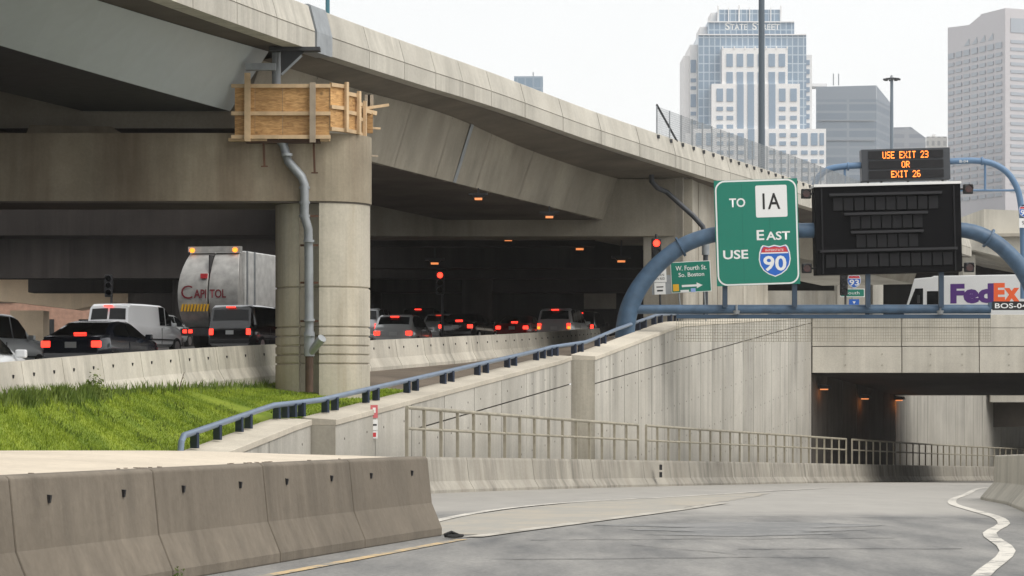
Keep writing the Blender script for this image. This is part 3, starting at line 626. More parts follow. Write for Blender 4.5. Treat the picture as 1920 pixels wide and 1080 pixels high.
# box beyond the bent
yy = frange(96, 138, 2)
MB().sweep([(fX(y) - 3.4, y, fZ(y) - 1.6) for y in yy], [(0, 0), (.6, 1.58), (-6, 1.58), (-5.4, 0)]).build('box_girder', M['girder'], via)

# pier: column with pipe slot, hammerhead cap
CX, CY, CR = -4.69, 59.5, 1.17
pier = thing('bridge_pier', 'thick round concrete pier with cap beam carrying the viaduct', 'pier', (CX, CY, 1.3))
def ringpoly(r):
    pts = []
    for k in range(72):
        an = -math.pi/2 + 2*math.pi*k/72; x, y = math.cos(an)*r, math.sin(an)*r
        pts.append((x, y))
    outp = []
    for x, y in pts:
        if y < 0 and -.44 < x < -.09: continue
        outp.append((x, y))
        # open the slot at its two sides
    seq = []
    for i, (x, y) in enumerate(outp):
        seq.append((x, y)); x2, y2 = outp[(i+1) % len(outp)]
        if y < 0 and y2 < 0 and abs(x2 - x) > .25: 
            xa, xb2 = (x, x2); seq += [(xa, y + .32), (xb2, y2 + .32)]
    return seq
zs = []
zt = lambda py: EYE - (py - HOR)*CY/FPX + 0
gro = [538, 613, 630, 648, 665, 682]
lev = [(1.2, CR)]
for py in reversed(gro):
    z_ = EYE - (py - HOR)*58.4/FPX; lev += [(z_ - .03, CR), (z_ - .012, CR - .04), (z_ + .012, CR - .04), (z_ + .03, CR)]
lev.append((6.08, CR))
rings = [[Vector((CX + x*(r_/CR), CY + y*(r_/CR), z_)) for x, y in ringpoly(CR)] for z_, r_ in lev]
n = len(rings[0]); m = MB(); m.add([q for rr in rings for q in rr], [(i*n+k, i*n+(k+1) % n, (i+1)*n+(k+1) % n, (i+1)*n+k) for i in range(len(rings)-1) for k in range(n)])
m.build('column', M['pier'], pier)
cp = [(CX + math.cos(t)*1.21, CY + math.sin(t)*1.21) for t in [(-90 + 180*k/24)*math.pi/180 for k in range(25)]]
pol = [(x, y) for x, y in cp] + [(CX - 30, CY + 1.21), (CX - 30, CY - 1.21)]
MB().prism([(x, y, 6.08) for x, y in pol], (0, 0, 1.65)).build('cap_beam', M['cap'], pier)
MB().prism([(CX + (x-CX)*1.0 if x > CX else x, y, 6.04) for x, y in [(CX + math.cos(t)*1.185, CY + math.sin(t)*1.185) for t in np.linspace(-math.pi/2, math.pi/2, 25)] + [(CX - 30, CY + 1.10), (CX - 30, CY - 1.10)]], (0, 0, .045)).build('cap_rim', M['soffit'], pier)
for x0, x1, zt_ in ((-11.3, -9.2, .22), (-10.0, -9.2, .2), (-13, -11.9, .3)):
    pass
MB().prism([(-11.9, 58.7, 7.73), (-9.5, 58.7, 7.73), (-9.8, 58.7, 7.93), (-11.8, 58.7, 7.97)], (0, .8, 0)).build('bearing_pedestal', M['cap'], pier)
for off in (-14, -26): MB().cyl((CX + off, CY, 3.4), (0, 0, 1), 1.17, 5.4, 32).build('column', M['dark'], pier, smooth=True)

# straddle bent where the viaduct meets the ramp side
be = thing('bridge_bent', 'concrete bent with broad side wall behind the green route sign', 'bent', (7, 93, 3))
MB().b(-7.5, 7.0, 93, 95.6, 7.32, 9.55).build('cross_beam', M['girder'], be, bevel=.03)
MB().b(-22, -7.52, 93.1, 95.5, 7.34, 9.53).build('cross_beam', M['dark'], be, bevel=.03)  # same beam, its shade put into a darker colour here
def slab(pa, da, pb, db_, ya, yb, name, mt, th=1.6, zlo=2.8):
    A_, B_ = P(pa, 0, da), P(pb, 0, db_); t_ = (B_ - A_); t_.z = 0; t_.normalize(); n_ = Vector((-t_.y, t_.x, 0))*th
    MB().prism([Vector((A_.x, A_.y, zlo)), Vector((B_.x, B_.y, zlo)), Vector((B_.x, B_.y, P(0, yb, db_).z)), Vector((A_.x, A_.y, P(0, ya, da).z))], n_).build(name, M[mt], be, bevel=.03)
slab(1281, 92.9, 1309, 95.3, 303, 303, 'side_wall', 'bent'); slab(1310.5, 95.4, 1345, 98.6, 303, 303, 'side_wall', 'bent'); slab(1346.5, 98.7, 1393, 103, 303, 304, 'side_wall', 'bent')
slab(1394, 103.2, 1440, 106, 322, 330, 'wing_wall', 'bent')
MB().b(-23, -21.2, 93.2, 95.4, 1, 7.32).build('column', M['dark'], be)

# more bridges behind, in the gloom
fl2 = thing('flyover', 'dim concrete flyover across the far end of the underpass', 'flyover', (-8, 125, 5))
for y, z0, z1, x0, x1 in ((101, 7.4, 8.8, -7, 3.5), (110, 6.9, 8.4, -7, 6), (114, 6.6, 8.8, -26, 8), (124, 6.3, 8.6, -25, 10)):
    MB().b(x0, x1, y, y + 1.6, z0, z1).build('cross_beam', M['dark'], fl2)
MB().prism([(-26, 113, 8.81), (-7, 113, 8.81), (-7, 97, 8.81), (7, 97, 8.81), (12, 150, 8.81), (-22, 150, 8.81)], (0, 0, .4)).build('deck', M['dark'], fl2)
for x, y in ((-1.8, 124), (-15.6, 116), (-8.5, 142)):
    MB().cyl((x, y, 5), (0, 0, 1), .8, 7.6, 20).build('column', M['dark'], fl2, smooth=True)
for px, py, w_, h_, d in ((905, 526, 50, 30, 128), (1000, 490, 60, 32, 126), (1125, 560, 60, 38, 135)):
    c = P(px, py, d); MB().box(c, (w_*d/FPX, .5, h_*d/FPX)).build('beam_end', M['bent'], fl2)
bw = thing('retaining_wall', 'added dark wall closing the far end, standing in for underpass shade', 'wall', (0, 150, 3.7))
MB().b(-24, 16, 150, 150.8, 2.5, 9.2).build('wall_body', M['dark'], bw)  # backing added so the underpass end reads as deep shade
sr = thing('ramp_bridge', 'sunlit beige ramp bridge seen through the gap at far left under the viaduct', 'bridge', (-28, 140, 4))
sc_ = lambda px, d: (px-960)*d/FPX
MB().prism([P(-60, 500, 152), P(60, 508, 152), P(210, 528, 152), P(250, 545, 152), P(235, 562, 152), P(140, 580, 152), P(20, 566, 152), P(-60, 562, 152)], (0, 3, 0)).build('girder', M['beige'], sr)
MB().prism([P(-60, 484, 149), P(60, 494, 149), P(250, 530, 149), P(250, 548, 149), P(210, 530, 149), P(60, 512, 149), P(-60, 502, 149)], (0, 6, 0)).build('deck_edge', M['beige'], sr)
MB().b(sc_(22, 153), sc_(84, 153), 152.5, 154.5, 3, 6.2).build('column', M['beige'], sr)
bk = thing('brick_building', 'brick building glimpsed through the gap at far left under the viaduct', 'building', (-42, 205, 3.7))
MB().b(-46, -31, 205, 220, 3, 13).build('wall', simple('red_brick', (.36, .21, .15), .9, vary=.2), bk)
for k in range(4):
    for j in range(2): MB().b(-44 + k*3.5, -42.6 + k*3.5, 204.9, 205.05, 5 + j*3.4, 7 + j*3.4).build('window', M['glass'], bk)

# lamps under the decks
lm = {}
def soffit_lamp(px, py, d, top_z, label):
    p = P(px, py, d); t = thing('soffit_lamp', label, 'lamp', p, group='sodium lamps under the bridge decks')
    k = d/FPX
    MB().box((0, 0, 8*k), (36*k, .5, 4*k)).build('mounting_plate', M['black'], t, local=True)
    MB().prism([(-12*k, -.2, 6*k), (12*k, -.2, 6*k), (8*k, -.2, 1.5*k), (-8*k, -.2, 1.5*k)], (0, .4, 0)).build('housing', M['black'], t, local=True)
    MB().box((0, 0, 0), (14*k, .3, 3.2*k)).build('lamp_glass', M['sodium'], t, local=True)
    MB().b(-.03, .03, -.03, .03, 9*k, max(.2, top_z - p.z)).build('hanger', M['black'], t, local=True)
for px, py, d, tz, lb in ((897, 373, 79.5, 8.1, 'sodium lamp nearest the pier, under the girder edge'), (1030, 407, 87, 8.05, 'sodium lamp under the girder towards the green sign'),
                          (953, 450, 99, 8.8, 'sodium lamp in the dark between the two red signals, highest of the far ones'), (815, 494, 108, 8.8, 'dim sodium lamp just above the red signal over the cars'),
                          (1165, 490, 106, 8.8, 'dim sodium lamp beside the blue gantry curve'), (1087, 467, 105, 8.8, 'faint lamp deep under the deck above the silver car')):
    soffit_lamp(px, py, d, tz, lb)

# ------------------------------------------------------------------ formwork box, bracket and drain pipe at the pier
fw = thing('formwork', 'plywood formwork box wrapped round the pier cap under the deck', 'formwork', P(530, 260, 57.9))
k = 57.9/FPX
def pn(px, py): return P(px, py, 57.9)
z0, z1 = pn(0, 257).z, pn(0, 160).z; zm = pn(0, 211).z
xs_ = [440, 478, 530, 587, 618]
for a_, b_ in zip(xs_[:-1], xs_[1:]):
    for lo, hi in ((z0, zm - .008), (zm + .008, z1)): MB().b(pn(a_, 0).x + .004, pn(b_, 0).x - .004, 57.9, 57.925, lo, hi).build('plywood_panel', M['ply'], fw)
for py in (161.5, 213, 257): MB().b(pn(434, 0).x, pn(620, 0).x, 57.83, 57.898, pn(0, py).z - .045, pn(0, py).z + .045).build('rail_batten', M['timber'], fw)
for px, ya, yb, mt in ((465, 138, 266, 'timber'), (587, 156, 268, 'timbergrey')): MB().b(pn(px, 0).x - .07, pn(px, 0).x + .07, 57.74, 57.828, pn(0, yb).z, pn(0, ya).z).build('stud', M[mt], fw)
MB().b(pn(460, 0).x, pn(600, 0).x, 58., 58.2, pn(0, 267).z, pn(0, 259).z).build('bearer', M['rustlight'], fw)
MB().b(pn(428, 0).x, pn(500, 0).x, 57.92, 58.1, pn(0, 264).z, pn(0, 258.5).z).build('bearer', M['timber'], fw)
MB().b(pn(600, 0).x, pn(618, 0).x, 57.92, 58.1, pn(0, 264).z, pn(0, 256).z).build('bearer', M['timber'], fw)
plan = [(pn(620, 0).x, 57.86), (-4.05, 58.25), (-3.80, 58.75), (-3.72, 59.4)]
zb = 7.74
for i in range(3):
    (xa, ya), (xb2, yb) = plan[i], plan[i+1]; n_ = Vector((yb-ya, -(xb2-xa), 0)).normalized()
    tz = z1 + .06 - .16*i
    def seg(x0, x1, y0, y1, lo, hi, off, th, name, mt): MB().prism([Vector((x0, y0, lo)) + n_*off, Vector((x1, y1, lo)) + n_*off, Vector((x1, y1, hi)) + n_*off, Vector((x0, y0, hi)) + n_*off], -n_*th).build(name, M[mt], fw)
    seg(xa, xb2, ya, yb, zb, (zb+tz)/2 - .01, 0, .025, 'plywood_panel', 'ply'); seg(xa, xb2, ya, yb, (zb+tz)/2 + .01, tz, 0, .025, 'plywood_panel', 'ply')
    for zz_ in (zb + .05, (zb+tz)/2, tz - .05): seg(xa, xb2, ya, yb, zz_ - .045, zz_ + .045, .05, .048, 'rail_batten', 'timber')
    seg(xb2 - (xb2-xa)*.16, xb2, yb - (yb-ya)*.16, yb, zb, tz + .05, .13, .075, 'stud', 'timber')
for px, ya, yb in ((684, 178, 215), (690, 178, 250)): MB().b(P(px, 0, 59.9).x, P(px + 10, 0, 59.9).x, 59.85, 59.95, P(0, yb, 59.9).z, P(0, ya, 59.9).z).build('stud', M['timbergrey'], fw)
MB().bar(P(672, 205, 59.7), P(728, 197, 60.), .12, .07).build('plank', M['timber'], fw)
MB().bar(P(678, 206, 59.5), P(704, 213, 59.8), .12, .10).build('plank', M['timber'], fw)
MB().b(P(679, 0, 59.7).x, P(699, 0, 59.7).x, 59.65, 59.7, P(0, 250, 59.7).z, P(0, 212, 59.7).z).build('plywood_panel', M['ply'], fw)
MB().bar(P(690, 240, 59.7), P(712, 241, 59.9), .08, .05).build('plank', M['timber'], fw)
MB().bar(P(696, 292, 59.8), P(708, 293, 59.9), .06, .04).build('plank', M['timbergrey'], fw)
for px, ya, yb in ((494, 266, 312), (588, 266, 324)):
    p = P(px, ya, 58.1); q2 = P(px + 2, yb, 58.1); h = MB(); h.bar(p, q2, .05, .05); h.box(q2, (.16, .06, .03)); h.build('hanger_rod', M['rust'], fw)
dp = thing('drain_pipe', 'grey drain pipe with elbows running down the slot of the round pier', 'pipe', P(580, 725, 58.2))
pth = [P(518, 84, 58.1), P(518, 150, 58.1), P(519, 258, 58.1), P(531, 270, 58.12), P(536, 288, 58.15), P(540, 302, 58.15), P(566, 332, 58.15), P(571, 346, 58.15), P(571, 405, 58.15), P(578, 430, 58.22), P(579, 480, 58.25), P(580, 655, 58.25)]
MB().tube(pth, .108, 14).build('pipe', M['galv'], dp, smooth=True)
m = MB()
for px, py in ((571, 352), (571, 380), (571, 405), (579, 452), (580, 600), (580, 628), (538, 290), (552, 316)): 
    c = P(px, py, 58.18 if py > 300 else 58.); m.tube([c + Vector((0, 0, -.03)), c + Vector((0, 0, .03))], .135, 14)
m.build('collar', M['galv'], dp, smooth=True)
MB().tube([P(580, 622, 58.25), P(580, 668, 58.25)], .13, 14).build('branch_fitting', M['galv'], dp, smooth=True)
MB().tube([P(582, 662, 58.22), P(604, 634, 57.9)], [.09, .11], 14).build('cleanout_branch', M['galv'], dp, smooth=True)
MB().tube([P(580, 668, 58.25), P(580, 735, 58.25)], .10, 14).build('rusty_base', M['rustlight'], dp, smooth=True)
for py in (405, 460, 530, 602): MB().box(P(580, py, 58.35), (.44, .05, .05)).build('pipe_strap', M['rust'], dp)
bra = thing('steel_bracket', 'dark steel bracket and arm under the deck beside the drain pipe', 'bracket', P(530, 120, 57.7))
MB().b(P(460, 0, 57.7).x, P(516, 0, 57.7).x, 57.7, 57.9, P(0, 131, 57.7).z, P(0, 118, 57.7).z).build('arm', M['galv'], bra)
MB().prism([P(527, 92, 57.8), P(575, 92, 57.8), P(527, 142, 57.8)], (0, .05, 0)).build('gusset', M['darksteel'], bra)
MB().bar(P(528, 140, 57.78), P(566, 104, 57.78), .05, .05).build('brace', M['galv'], bra)
MB().b(P(505, 0, 57.7).x, P(600, 0, 57.7).x, 57.65, 58., P(0, 95, 57.7).z, P(0, 88, 57.7).z).build('top_plate', M['darksteel'], bra)

# down pipe on the far bent
dp2 = thing('drain_pipe', 'dark drain pipe slanting down the bent behind the gantry', 'pipe', P(1300, 590, 92))
MB().tube([P(1221, 318, 91.9), P(1222, 340, 91.9), P(1232, 352, 92.0), P(1250, 360, 92.4), P(1300, 405, 92.4), P(1318, 425, 92.4), P(1323, 450, 92.4), P(1323, 590, 92.4)], .10, 12).build('pipe', simple('dark_pipe_paint', (.045, .05, .06), .4), dp2, smooth=True)
MB().tube([P(1323, 455, 92.4), P(1323, 478, 92.4)], .15, 12).build('collar', M['galv'], dp2, smooth=True)

# ------------------------------------------------------------------ light poles and fence on the viaduct
lp = thing('light_pole', 'slim teal lamp pole just showing above the viaduct parapet', 'light pole', Vector((fX(60.6) - .3, 60.6, fZ(60.6) + 1.1)))
MB().tube([(0, 0, -.3), (0, 0, 7.5)], [.055, .04], 10).build('pole', simple('teal_paint', (.05, .16, .2), .4), lp, local=True, smooth=True)
MB().box((.3, 0, 7.5), (.9, .25, .12)).build('lamp_head', M['galv'], lp, local=True, bevel=.03)
D = 106
hp = thing('light_pole', 'tall dark grey pole crossing in front of the stepped tower', 'light pole', P(1428, 335, D))
MB().tube([(0, 0, -.6), (0, 0, 9), (0, 0, 22)], [.15, .13, .09], 14).build('pole', simple('grey_pole_paint', (.09, .115, .14), .45), hp, local=True, smooth=True)
MB().box((0, 0, -.1), (.5, .5, .1)).build('base_plate', M['galv'], hp, local=True)
MB().tube([(0, 0, 22), (.4, 0, 22.6), (1.6, 0, 22.8)], .05, 8).build('arm', M['galv'], hp, local=True, smooth=True)
fe = thing('mesh_fence', 'see-through wire mesh fence standing on the viaduct parapet', 'fence', (fX(90), 90, fZ(90) + 1.13))
fq = lambda y, h: Vector((fX(y) - .2, y, fZ(y) + 1.13 + h))
ff = frange(88.8, 135, 1.1)
pm = MB().b(-.025, .025, -.025, .025, -.25, 1.0).mesh('post'); pm.materials.append(M['galv'])
fb = MB().box((0, 0, -.14), (.1, .1, .13)).mesh('post_foot'); fb.materials.append(M['darksteel'])
for y in ff:
    o_ = inst('post', pm, fe, fq(y, 0) - fe.location); inst('post_foot', fb, o_, (.06, -.06, 0))
MB().bar(fq(88.8, 1.05), fq(90.6, -.05), .06, .06).build('brace', M['darksteel'], fe)
m = MB()
for y in frange(88.8, 135, .075): m.bar(fq(y, .0), fq(y, .98), .010, .010)
for h in frange(.02, .98, .08):
    for y0, y1 in zip(ff[:-1], ff[1:]): m.bar(fq(y0, h), fq(y1, h), .010, .010)
tag(m.build('wire_mesh', M['galv'], fe, fix=False), kind='stuff')

# ------------------------------------------------------------------ main gantry and its signs
GD = 84.0; K = GD/FPX
ga = thing('sign_gantry', 'big blue tubular arch gantry standing on the wall over the ramp', 'gantry', P(1172, 640, GD))
ctrl = [(1171, 640), (1173, 612), (1180, 578), (1195, 545), (1217, 514), (1246, 485), (1281, 460), (1315, 446), (1350, 438), (1400, 435), (1527, 432), (1660, 430), (1790, 430), (1825, 435), (1858, 449), (1890, 474), (1918, 508), (1938, 548), (1948, 590), (1951, 640), (1952, 905)]
rad = [.345, .34, .33, .315, .30, .29, .28, .275, .27, .27] + [.265]*3 + [.27, .275, .28, .29, .30, .315, .33, .345]
def smoothpath(pts, r_, n=4):
    t = [0]
    for i in range(1, len(pts)): t.append(t[-1] + math.dist(pts[i], pts[i-1]))
    fx_ = curve(list(zip(t, [p[0] for p in pts]))); fy_ = curve(list(zip(t, [p[1] for p in pts]))); fr2 = lin(list(zip(t, r_)))
    tt = frange(0, t[-1], t[-1]/(n*len(pts))); return [(fx_(u), fy_(u)) for u in tt], [fr2(u) for u in tt]
pp, rr = smoothpath(ctrl, rad)
MB().tube([P(x, y, GD) for x, y in pp], rr, 24).build('arch_tube', M['blue'], ga, smooth=True)
b_ = P(1171, 639, GD); MB().box(b_ + Vector((0, 0, -.02)), (.95, .95, .08)).build('base_plate', M['blue'], ga, bevel=.01)
MB().tube([P(1186, 580, GD), P(1857, 579.5, GD)], .16, 16).build('lower_tube', M['blue'], ga, smooth=True)
f_ = P(1952, 900, GD); MB().b(f_.x - .6, f_.x + .6, GD - .6, GD + .6, zr(GD) - .1, zr(GD) + .55).build('footing', M['barrier'], ga, bevel=.03)
for bx_ in (-.38, .38):
    for by_ in (-.38, .38): MB().cyl(b_ + Vector((bx_, by_, .06)), (0, 0, 1), .045, .12, 8).build('anchor_bolt', M['galv'], ga)
for i_ in (14, 34, 52):
    a_ = P(*pp[i_], GD); c_ = P(*pp[i_ + 1], GD); dv = (c_ - a_).normalized()
    MB().tube([a_ - dv*.035, a_ + dv*.035], rr[i_] + .09, 24).build('flange', M['blue'], ga)
p1, p2 = P(1268, 592, GD), P(1857, 592, GD)
MB().b(p1.x, p2.x, GD - .06, GD + .06, P(0, 597, GD).z, P(0, 589.5, GD).z).build('walkway_channel', simple('dark_blue_paint', (.035, .075, .13), .5), ga)
pd = simple('gantry_post_paint', (.03, .055, .09), .5)
for px in (1358, 1488, 1625, 1762): MB().b(P(px - 4.5, 0, GD).x, P(px + 4.5, 0, GD).x, GD - .35, GD - .19, P(0, 577, GD).z, P(0, 350 if px > 1500 else 345, GD).z).build('hanger_post', pd, ga)
m = MB(); zt_, zb_ = P(0, 597, GD).z, P(0, 640, GD).z
for x in frange(p1.x, p2.x, .085): m.b(x - .008, x + .008, GD - .03, GD - .015, zb_, zt_)
for z in frange(zb_, zt_, .10): m.b(p1.x, p2.x, GD - .013, GD - .001, z - .008, z + .008)
tag(m.build('mesh_screen', M['railing'], ga, fix=False), kind='stuff')
for px in (1381, 1763):
    c = P(px, 583, GD - .2); mm_ = MB(); mm_.tube([c + Vector((0, 0, .22)), c], .04, 8); mm_.tube([c, c + Vector((0, -.02, -.12))], [.13, .09], 10); mm_.build('light_fitting', M['galv'], ga, smooth=True)
for px in (1395, 1420, 1600, 1763): pass

def sign_frame(name, label, cat, px0, py0, px1, py1, d, roll=0, yaw=0, group=None):
    c = P((px0 + px1)/2, (py0 + py1)/2, d); k_ = d/FPX
    t = thing(name, label, cat, c, (0, R(-roll), R(yaw)), group); return t, (px1 - px0)*k_, (py1 - py0)*k_, k_
def rrect(wd, ht, r, n=6):
    pts = []
    for cx, cz, a0 in ((wd/2 - r, ht/2 - r, 0), (-wd/2 + r, ht/2 - r, 90), (-wd/2 + r, -ht/2 + r, 180), (wd/2 - r, -ht/2 + r, 270)):
        for q3 in range(n + 1): an = R(a0 + 90*q3/n); pts.append((cx + r*math.cos(an), cz + r*math.sin(an)))
    return pts
def flat(pts, y, th=.004, cx=0, cz=0): return MB().prism([(x + cx, y, z + cz) for x, z in pts], (0, th, 0))
# green route sign
t, W_, H_, k = sign_frame('route_sign', 'large green highway sign reading TO 1A EAST USE 90', 'sign', 1343, 337, 1496, 534, GD - .45, 1.8)
MB().box((0, .03, 0), (W_ + .06, .05, H_ + .02)).build('sign_board', M['signgreen'], t, local=True)
flat(rrect(W_, H_, .34), -.006, .008).build('border', M['signwhite'], t, local=True)
flat(rrect(W_ - .11, H_ - .11, .29), -.012, .006).build('sign_face', M['signgreen'], t, local=True)
for q_ in (-.5, .45): MB().b(q_ - .006, q_ + .006, -.0135, -.012, -H_/2 + .12, H_/2 - .12).build('panel_seam', M['seam'], t, local=True)
def sp(px, py): return ((px - 1419.5)*k, (435.5 - py)*k)
x, z = sp(1448, 378); flat(rrect(59*k, 60*k, .06), -.017, .005, x, z).build('route_panel', M['signwhite'], t, local=True)
text('1A', M['signblack'], t, x, z, -.021, 30*k, 33*k, bold=.012)
x, z = sp(1384, 379); text('TO', M['signwhite'], t, x, z, -.017, 17*k, 30*k, bold=.02)
x, z = sp(1426, 441); text('E', M['signwhite'], t, x - .01, z, -.017, 19*k, 14*k, bold=.02)
x, z = sp(1458.5, 442); text('AST', M['signwhite'], t, x, z - .02, -.017, 16*k, 45*k, bold=.02)
x, z = sp(1378, 476); text('USE', M['signwhite'], t, x, z, -.017, 17*k, 47*k, bold=.02)
def shield(t, x, z, s, num, y=-.017, w_=1.0):
    top_ = [(-.42, .44), (-.36, .50), (-.18, .455), (0, .50), (.18, .455), (.36, .50), (.42, .44)]
    right = [(.48, .26), (.50, .05), (.46, -.14), (.36, -.30), (.2, -.42), (0, -.5)]
    pts = top_ + right + [(-a_, b_) for a_, b_ in reversed(right[:-1])]
    sc2 = lambda f: [(a_*f*w_*s, b_*f*s) for a_, b_ in pts]
    flat(sc2(1.0), y, .004, x, z).build('shield', M['signwhite'], t, local=True)
    flat(sc2(.93), y - .004, .004, x, z).build('shield_face', M['signblue'], t, local=True)
    f = .93*s; cr_ = [(-.455*w_, .28), (-.40*w_, .43), (-.35*w_, .48), (-.18*w_, .445), (0, .485), (.18*w_, .445), (.35*w_, .48), (.40*w_, .43), (.455*w_, .28)]
    flat([(a_*f, b_*f) for a_, b_ in cr_], y - .008, .004, x, z).build('shield_crown', M['signred'], t, local=True)
    flat([(-.46*w_*f, .245*f), (.46*w_*f, .245*f), (.455*w_*f, .285*f), (-.455*w_*f, .285*f)], y - .0085, .004, x, z).build('shield_bar', M['signwhite'], t, local=True)
    text(num, M['signwhite'], t, x, z - .08*s, y - .009, .48*s, .72*s*w_, bold=.022)
x, z = sp(1451, 490); shield(t, x, z, 60*k, '90')
text('INTERSTATE', M['signwhite'], t, x, z + .36*60*k*.93, -.027, 4*k, 34*k)
# big dark matrix sign
t, W_, H_, k = sign_frame('message_sign', 'large black lane message sign, unlit, with rows of dark lamp modules', 'sign', 1529, 347, 1803, 512, GD - .5, 1.4)
MB().box((0, .45, 0), (W_, .85, H_)).build('cabinet', M['vmsblack'], t, local=True, bevel=.02)
MB().box((0, .42, H_/2 + .035), (W_ + .04, .95, .09)).build('top_frame', M['white'], t, local=True)
for sx_ in (-1, 1): MB().box((sx_*(W_/2 - .24), .0, -.02), (.05, .06, H_ - .1)).build('face_rib', M['module'], t, local=True)
def vp(px, py): return ((px - 1666)*k, (429.5 - py)*k)
me_ = MB().box((0, 0, 0), (17.2*k, .05, 23.5*k)).mesh('lamp_module'); me_.materials.append(M['module'])
for bx0, bx1, by, mx0, mx1, my, n_ in ((1556, 1766, 363.5, 1562, 1761, 381, 10), (1583, 1739, 400, 1594, 1731, 415.5, 7), (1594, 1730, 434.5, 1604, 1722, 451, 6), (1536, 1793, 468.5, 1546, 1786, 487, 12)):
    xa, z = vp(bx0, by); xb2, _ = vp(bx1, by); MB().box(((xa+xb2)/2, -.10, z), (xb2 - xa, .22, 4.6*k)).build('visor_bar', M['visor'], t, local=True)
    st_ = (mx1 - mx0)/n_
    for i in range(n_): x, z = vp(mx0 + st_*(i + .5), my); inst('lamp_module', me_, t, (x, -.008, z))
# four flashing beacons, unlit
for px, py, lb in ((1512, 363, 'unlit beacon at the upper corner of the black sign next to the green sign'), (1816, 354, 'unlit beacon at the upper outer corner of the black sign'), (1818, 501, 'unlit beacon at the lower outer corner of the black sign, above the white truck'), (1513, 503, 'unlit beacon at the lower corner of the black sign next to the green sign')):
    t = thing('beacon', lb, 'beacon', P(px, py, GD - .3), group='beacons round the black message sign')
    MB().box((0, .1, 0), (.34, .2, .34)).build('housing', M['black'], t, local=True, bevel=.03)
    MB().cyl((0, -.02, 0), (0, 1, 0), .13, .08, 16).build('lens', M['amberoff'], t, local=True, smooth=True)
    MB().prism([(.15*math.cos(an), -.16, .15*math.sin(an)) for an in np.linspace(0, math.pi, 9)] + [(.135*math.cos(an), -.16, .135*math.sin(an)) for an in np.linspace(math.pi, 0, 9)], (0, .17, 0)).build('visor', M['black'], t, local=True)
    sx_ = 1 if px < 1660 else -1; MB().b(0, sx_*.36, .12, .18, -.03, .03).build('arm', M['black'], t, local=True)
# structure number plate
t, W_, H_, k = sign_frame('number_sign', 'black plate with white code BOS-04 at the end of the gantry beam', 'sign', 1861, 565, 1932, 581.5, GD - .2, 0)
MB().box((0, .02, 0), (W_, .03, H_)).build('plate', M['signblack'], t, local=True)
text('BOS-04', M['signwhite'], t, -1*k, 0, -.002, 9.5*k, 60*k, bold=.015)
MB().b(-W_/2 - .1, -W_/2 + .1, .04, .3, -.12, .12).build('bracket', M['blue'], t, local=True)

# ------------------------------------------------------------------ farther gantry with the lit sign
GD2 = 118.0
gb2 = thing('sign_gantry', 'slender pale blue tube gantry behind, carrying the lit orange message', 'gantry', P(1524, 400, GD2))
c2 = [(1522, 420), (1524, 360), (1534, 332), (1552, 318), (1578, 312.5), (1615, 310), (1700, 306), (1785, 302.5), (1832, 301.5), (1862, 307), (1888, 323), (1906, 350), (1915, 390), (1918, 440), (1919, 560)]
pp, rr = smoothpath(c2, [.155]*len(c2)); M['blue2'] = simple('pale_blue_gantry_paint', (.11, .20, .33), .45)
MB().tube([P(x, y, GD2) for x, y in pp], rr, 16).build('arch_tube', M['blue2'], gb2, smooth=True)
MB().tube([P(1540, 357, GD2), P(1910, 357, GD2)], .055, 8).build('lower_tube', M['blue2'], gb2, smooth=True)
for px in (1584, 1847): MB().tube([P(px, 308, GD2), P(px, 357, GD2)], .06, 8).build('strut', M['blue2'], gb2, smooth=True)
for px in (1590, 1841): 
    MB().tube([P(px - 1.5, 312 if px < 1700 else 302, GD2), P(px + 1.5, 312 if px < 1700 else 302, GD2)], .21, 14).build('flange', M['blue2'], gb2, smooth=True)
text('B-04', M['signwhite'], gb2, P(1806, 0, GD2).x - gb2.location.x, P(0, 303, GD2).z - gb2.location.z, -.17, 5*GD2/FPX, 16*GD2/FPX)
t, W_, H_, k = sign_frame('message_sign', 'lit message board reading USE EXIT 23 OR EXIT 26 in orange', 'sign', 1616, 278, 1782, 338, GD2 - .4, 1.5)
MB().box((0, .4, 0), (W_, .7, H_)).build('cabinet', simple('dark_grey_cabinet', (.045, .05, .058), .5), t, local=True, bevel=.02)
for zz_ in (15, -3.5, -22): MB().box((0, -.0, (zz_ + 3.5)*k), (140*k, .02, 15*k)).build('text_panel', M['module'], t, local=True)
for px in (-70, -45, 5, 70): MB().b(px*k - .04, px*k + .04, .3, .5, -H_/2 - 14*k, -H_/2).build('leg', M['darksteel'], t, local=True)
G = {'U': '1000110001100011000110001100010111 0', 'S': '01111100001000001110000010000111110', 'E': '11111100001000011110100001000011111', 'X': '10001100010101000100010101000110001', 'I': '01110001000010000100001000010001110',
     'T': '11111001000010000100001000010000100', '2': '01110100010000100010001000100011111', '3': '11110000010000101110000010000111110', '6': '01110100001000011110100011000101110', 'O': '01110100011000110001100011000101110', 'R': '11110100011000111110101001001010001', ' ': '0'*35}
G['U'] = '10001100011000110001100011000101110'
def matrix(s, cx, cz, wd, ht):
    nch = len(s); pw = wd/(nch*6 - 1); ph = ht/7
    for i, ch in enumerate(s):
        if ch == ' ': continue
        m = MB()
        for r_ in range(7):
            for c_ in range(5):
                if G[ch][r_*5 + c_] == '1': m.box((cx - wd/2 + (i*6 + c_ + .5)*pw, -.018, cz + ht/2 - (r_ + .5)*ph), (pw*.95, .012, ph*.9))
        m.build('lit_letter', M['led'], t, local=True)
matrix('USE EXIT 23', -1*k, 18*k, 86*k, 13*k); matrix('OR', -1*k, 0*k, 15*k, 12*k); matrix('EXIT 26', -1*k, -18*k, 55*k, 12.5*k)

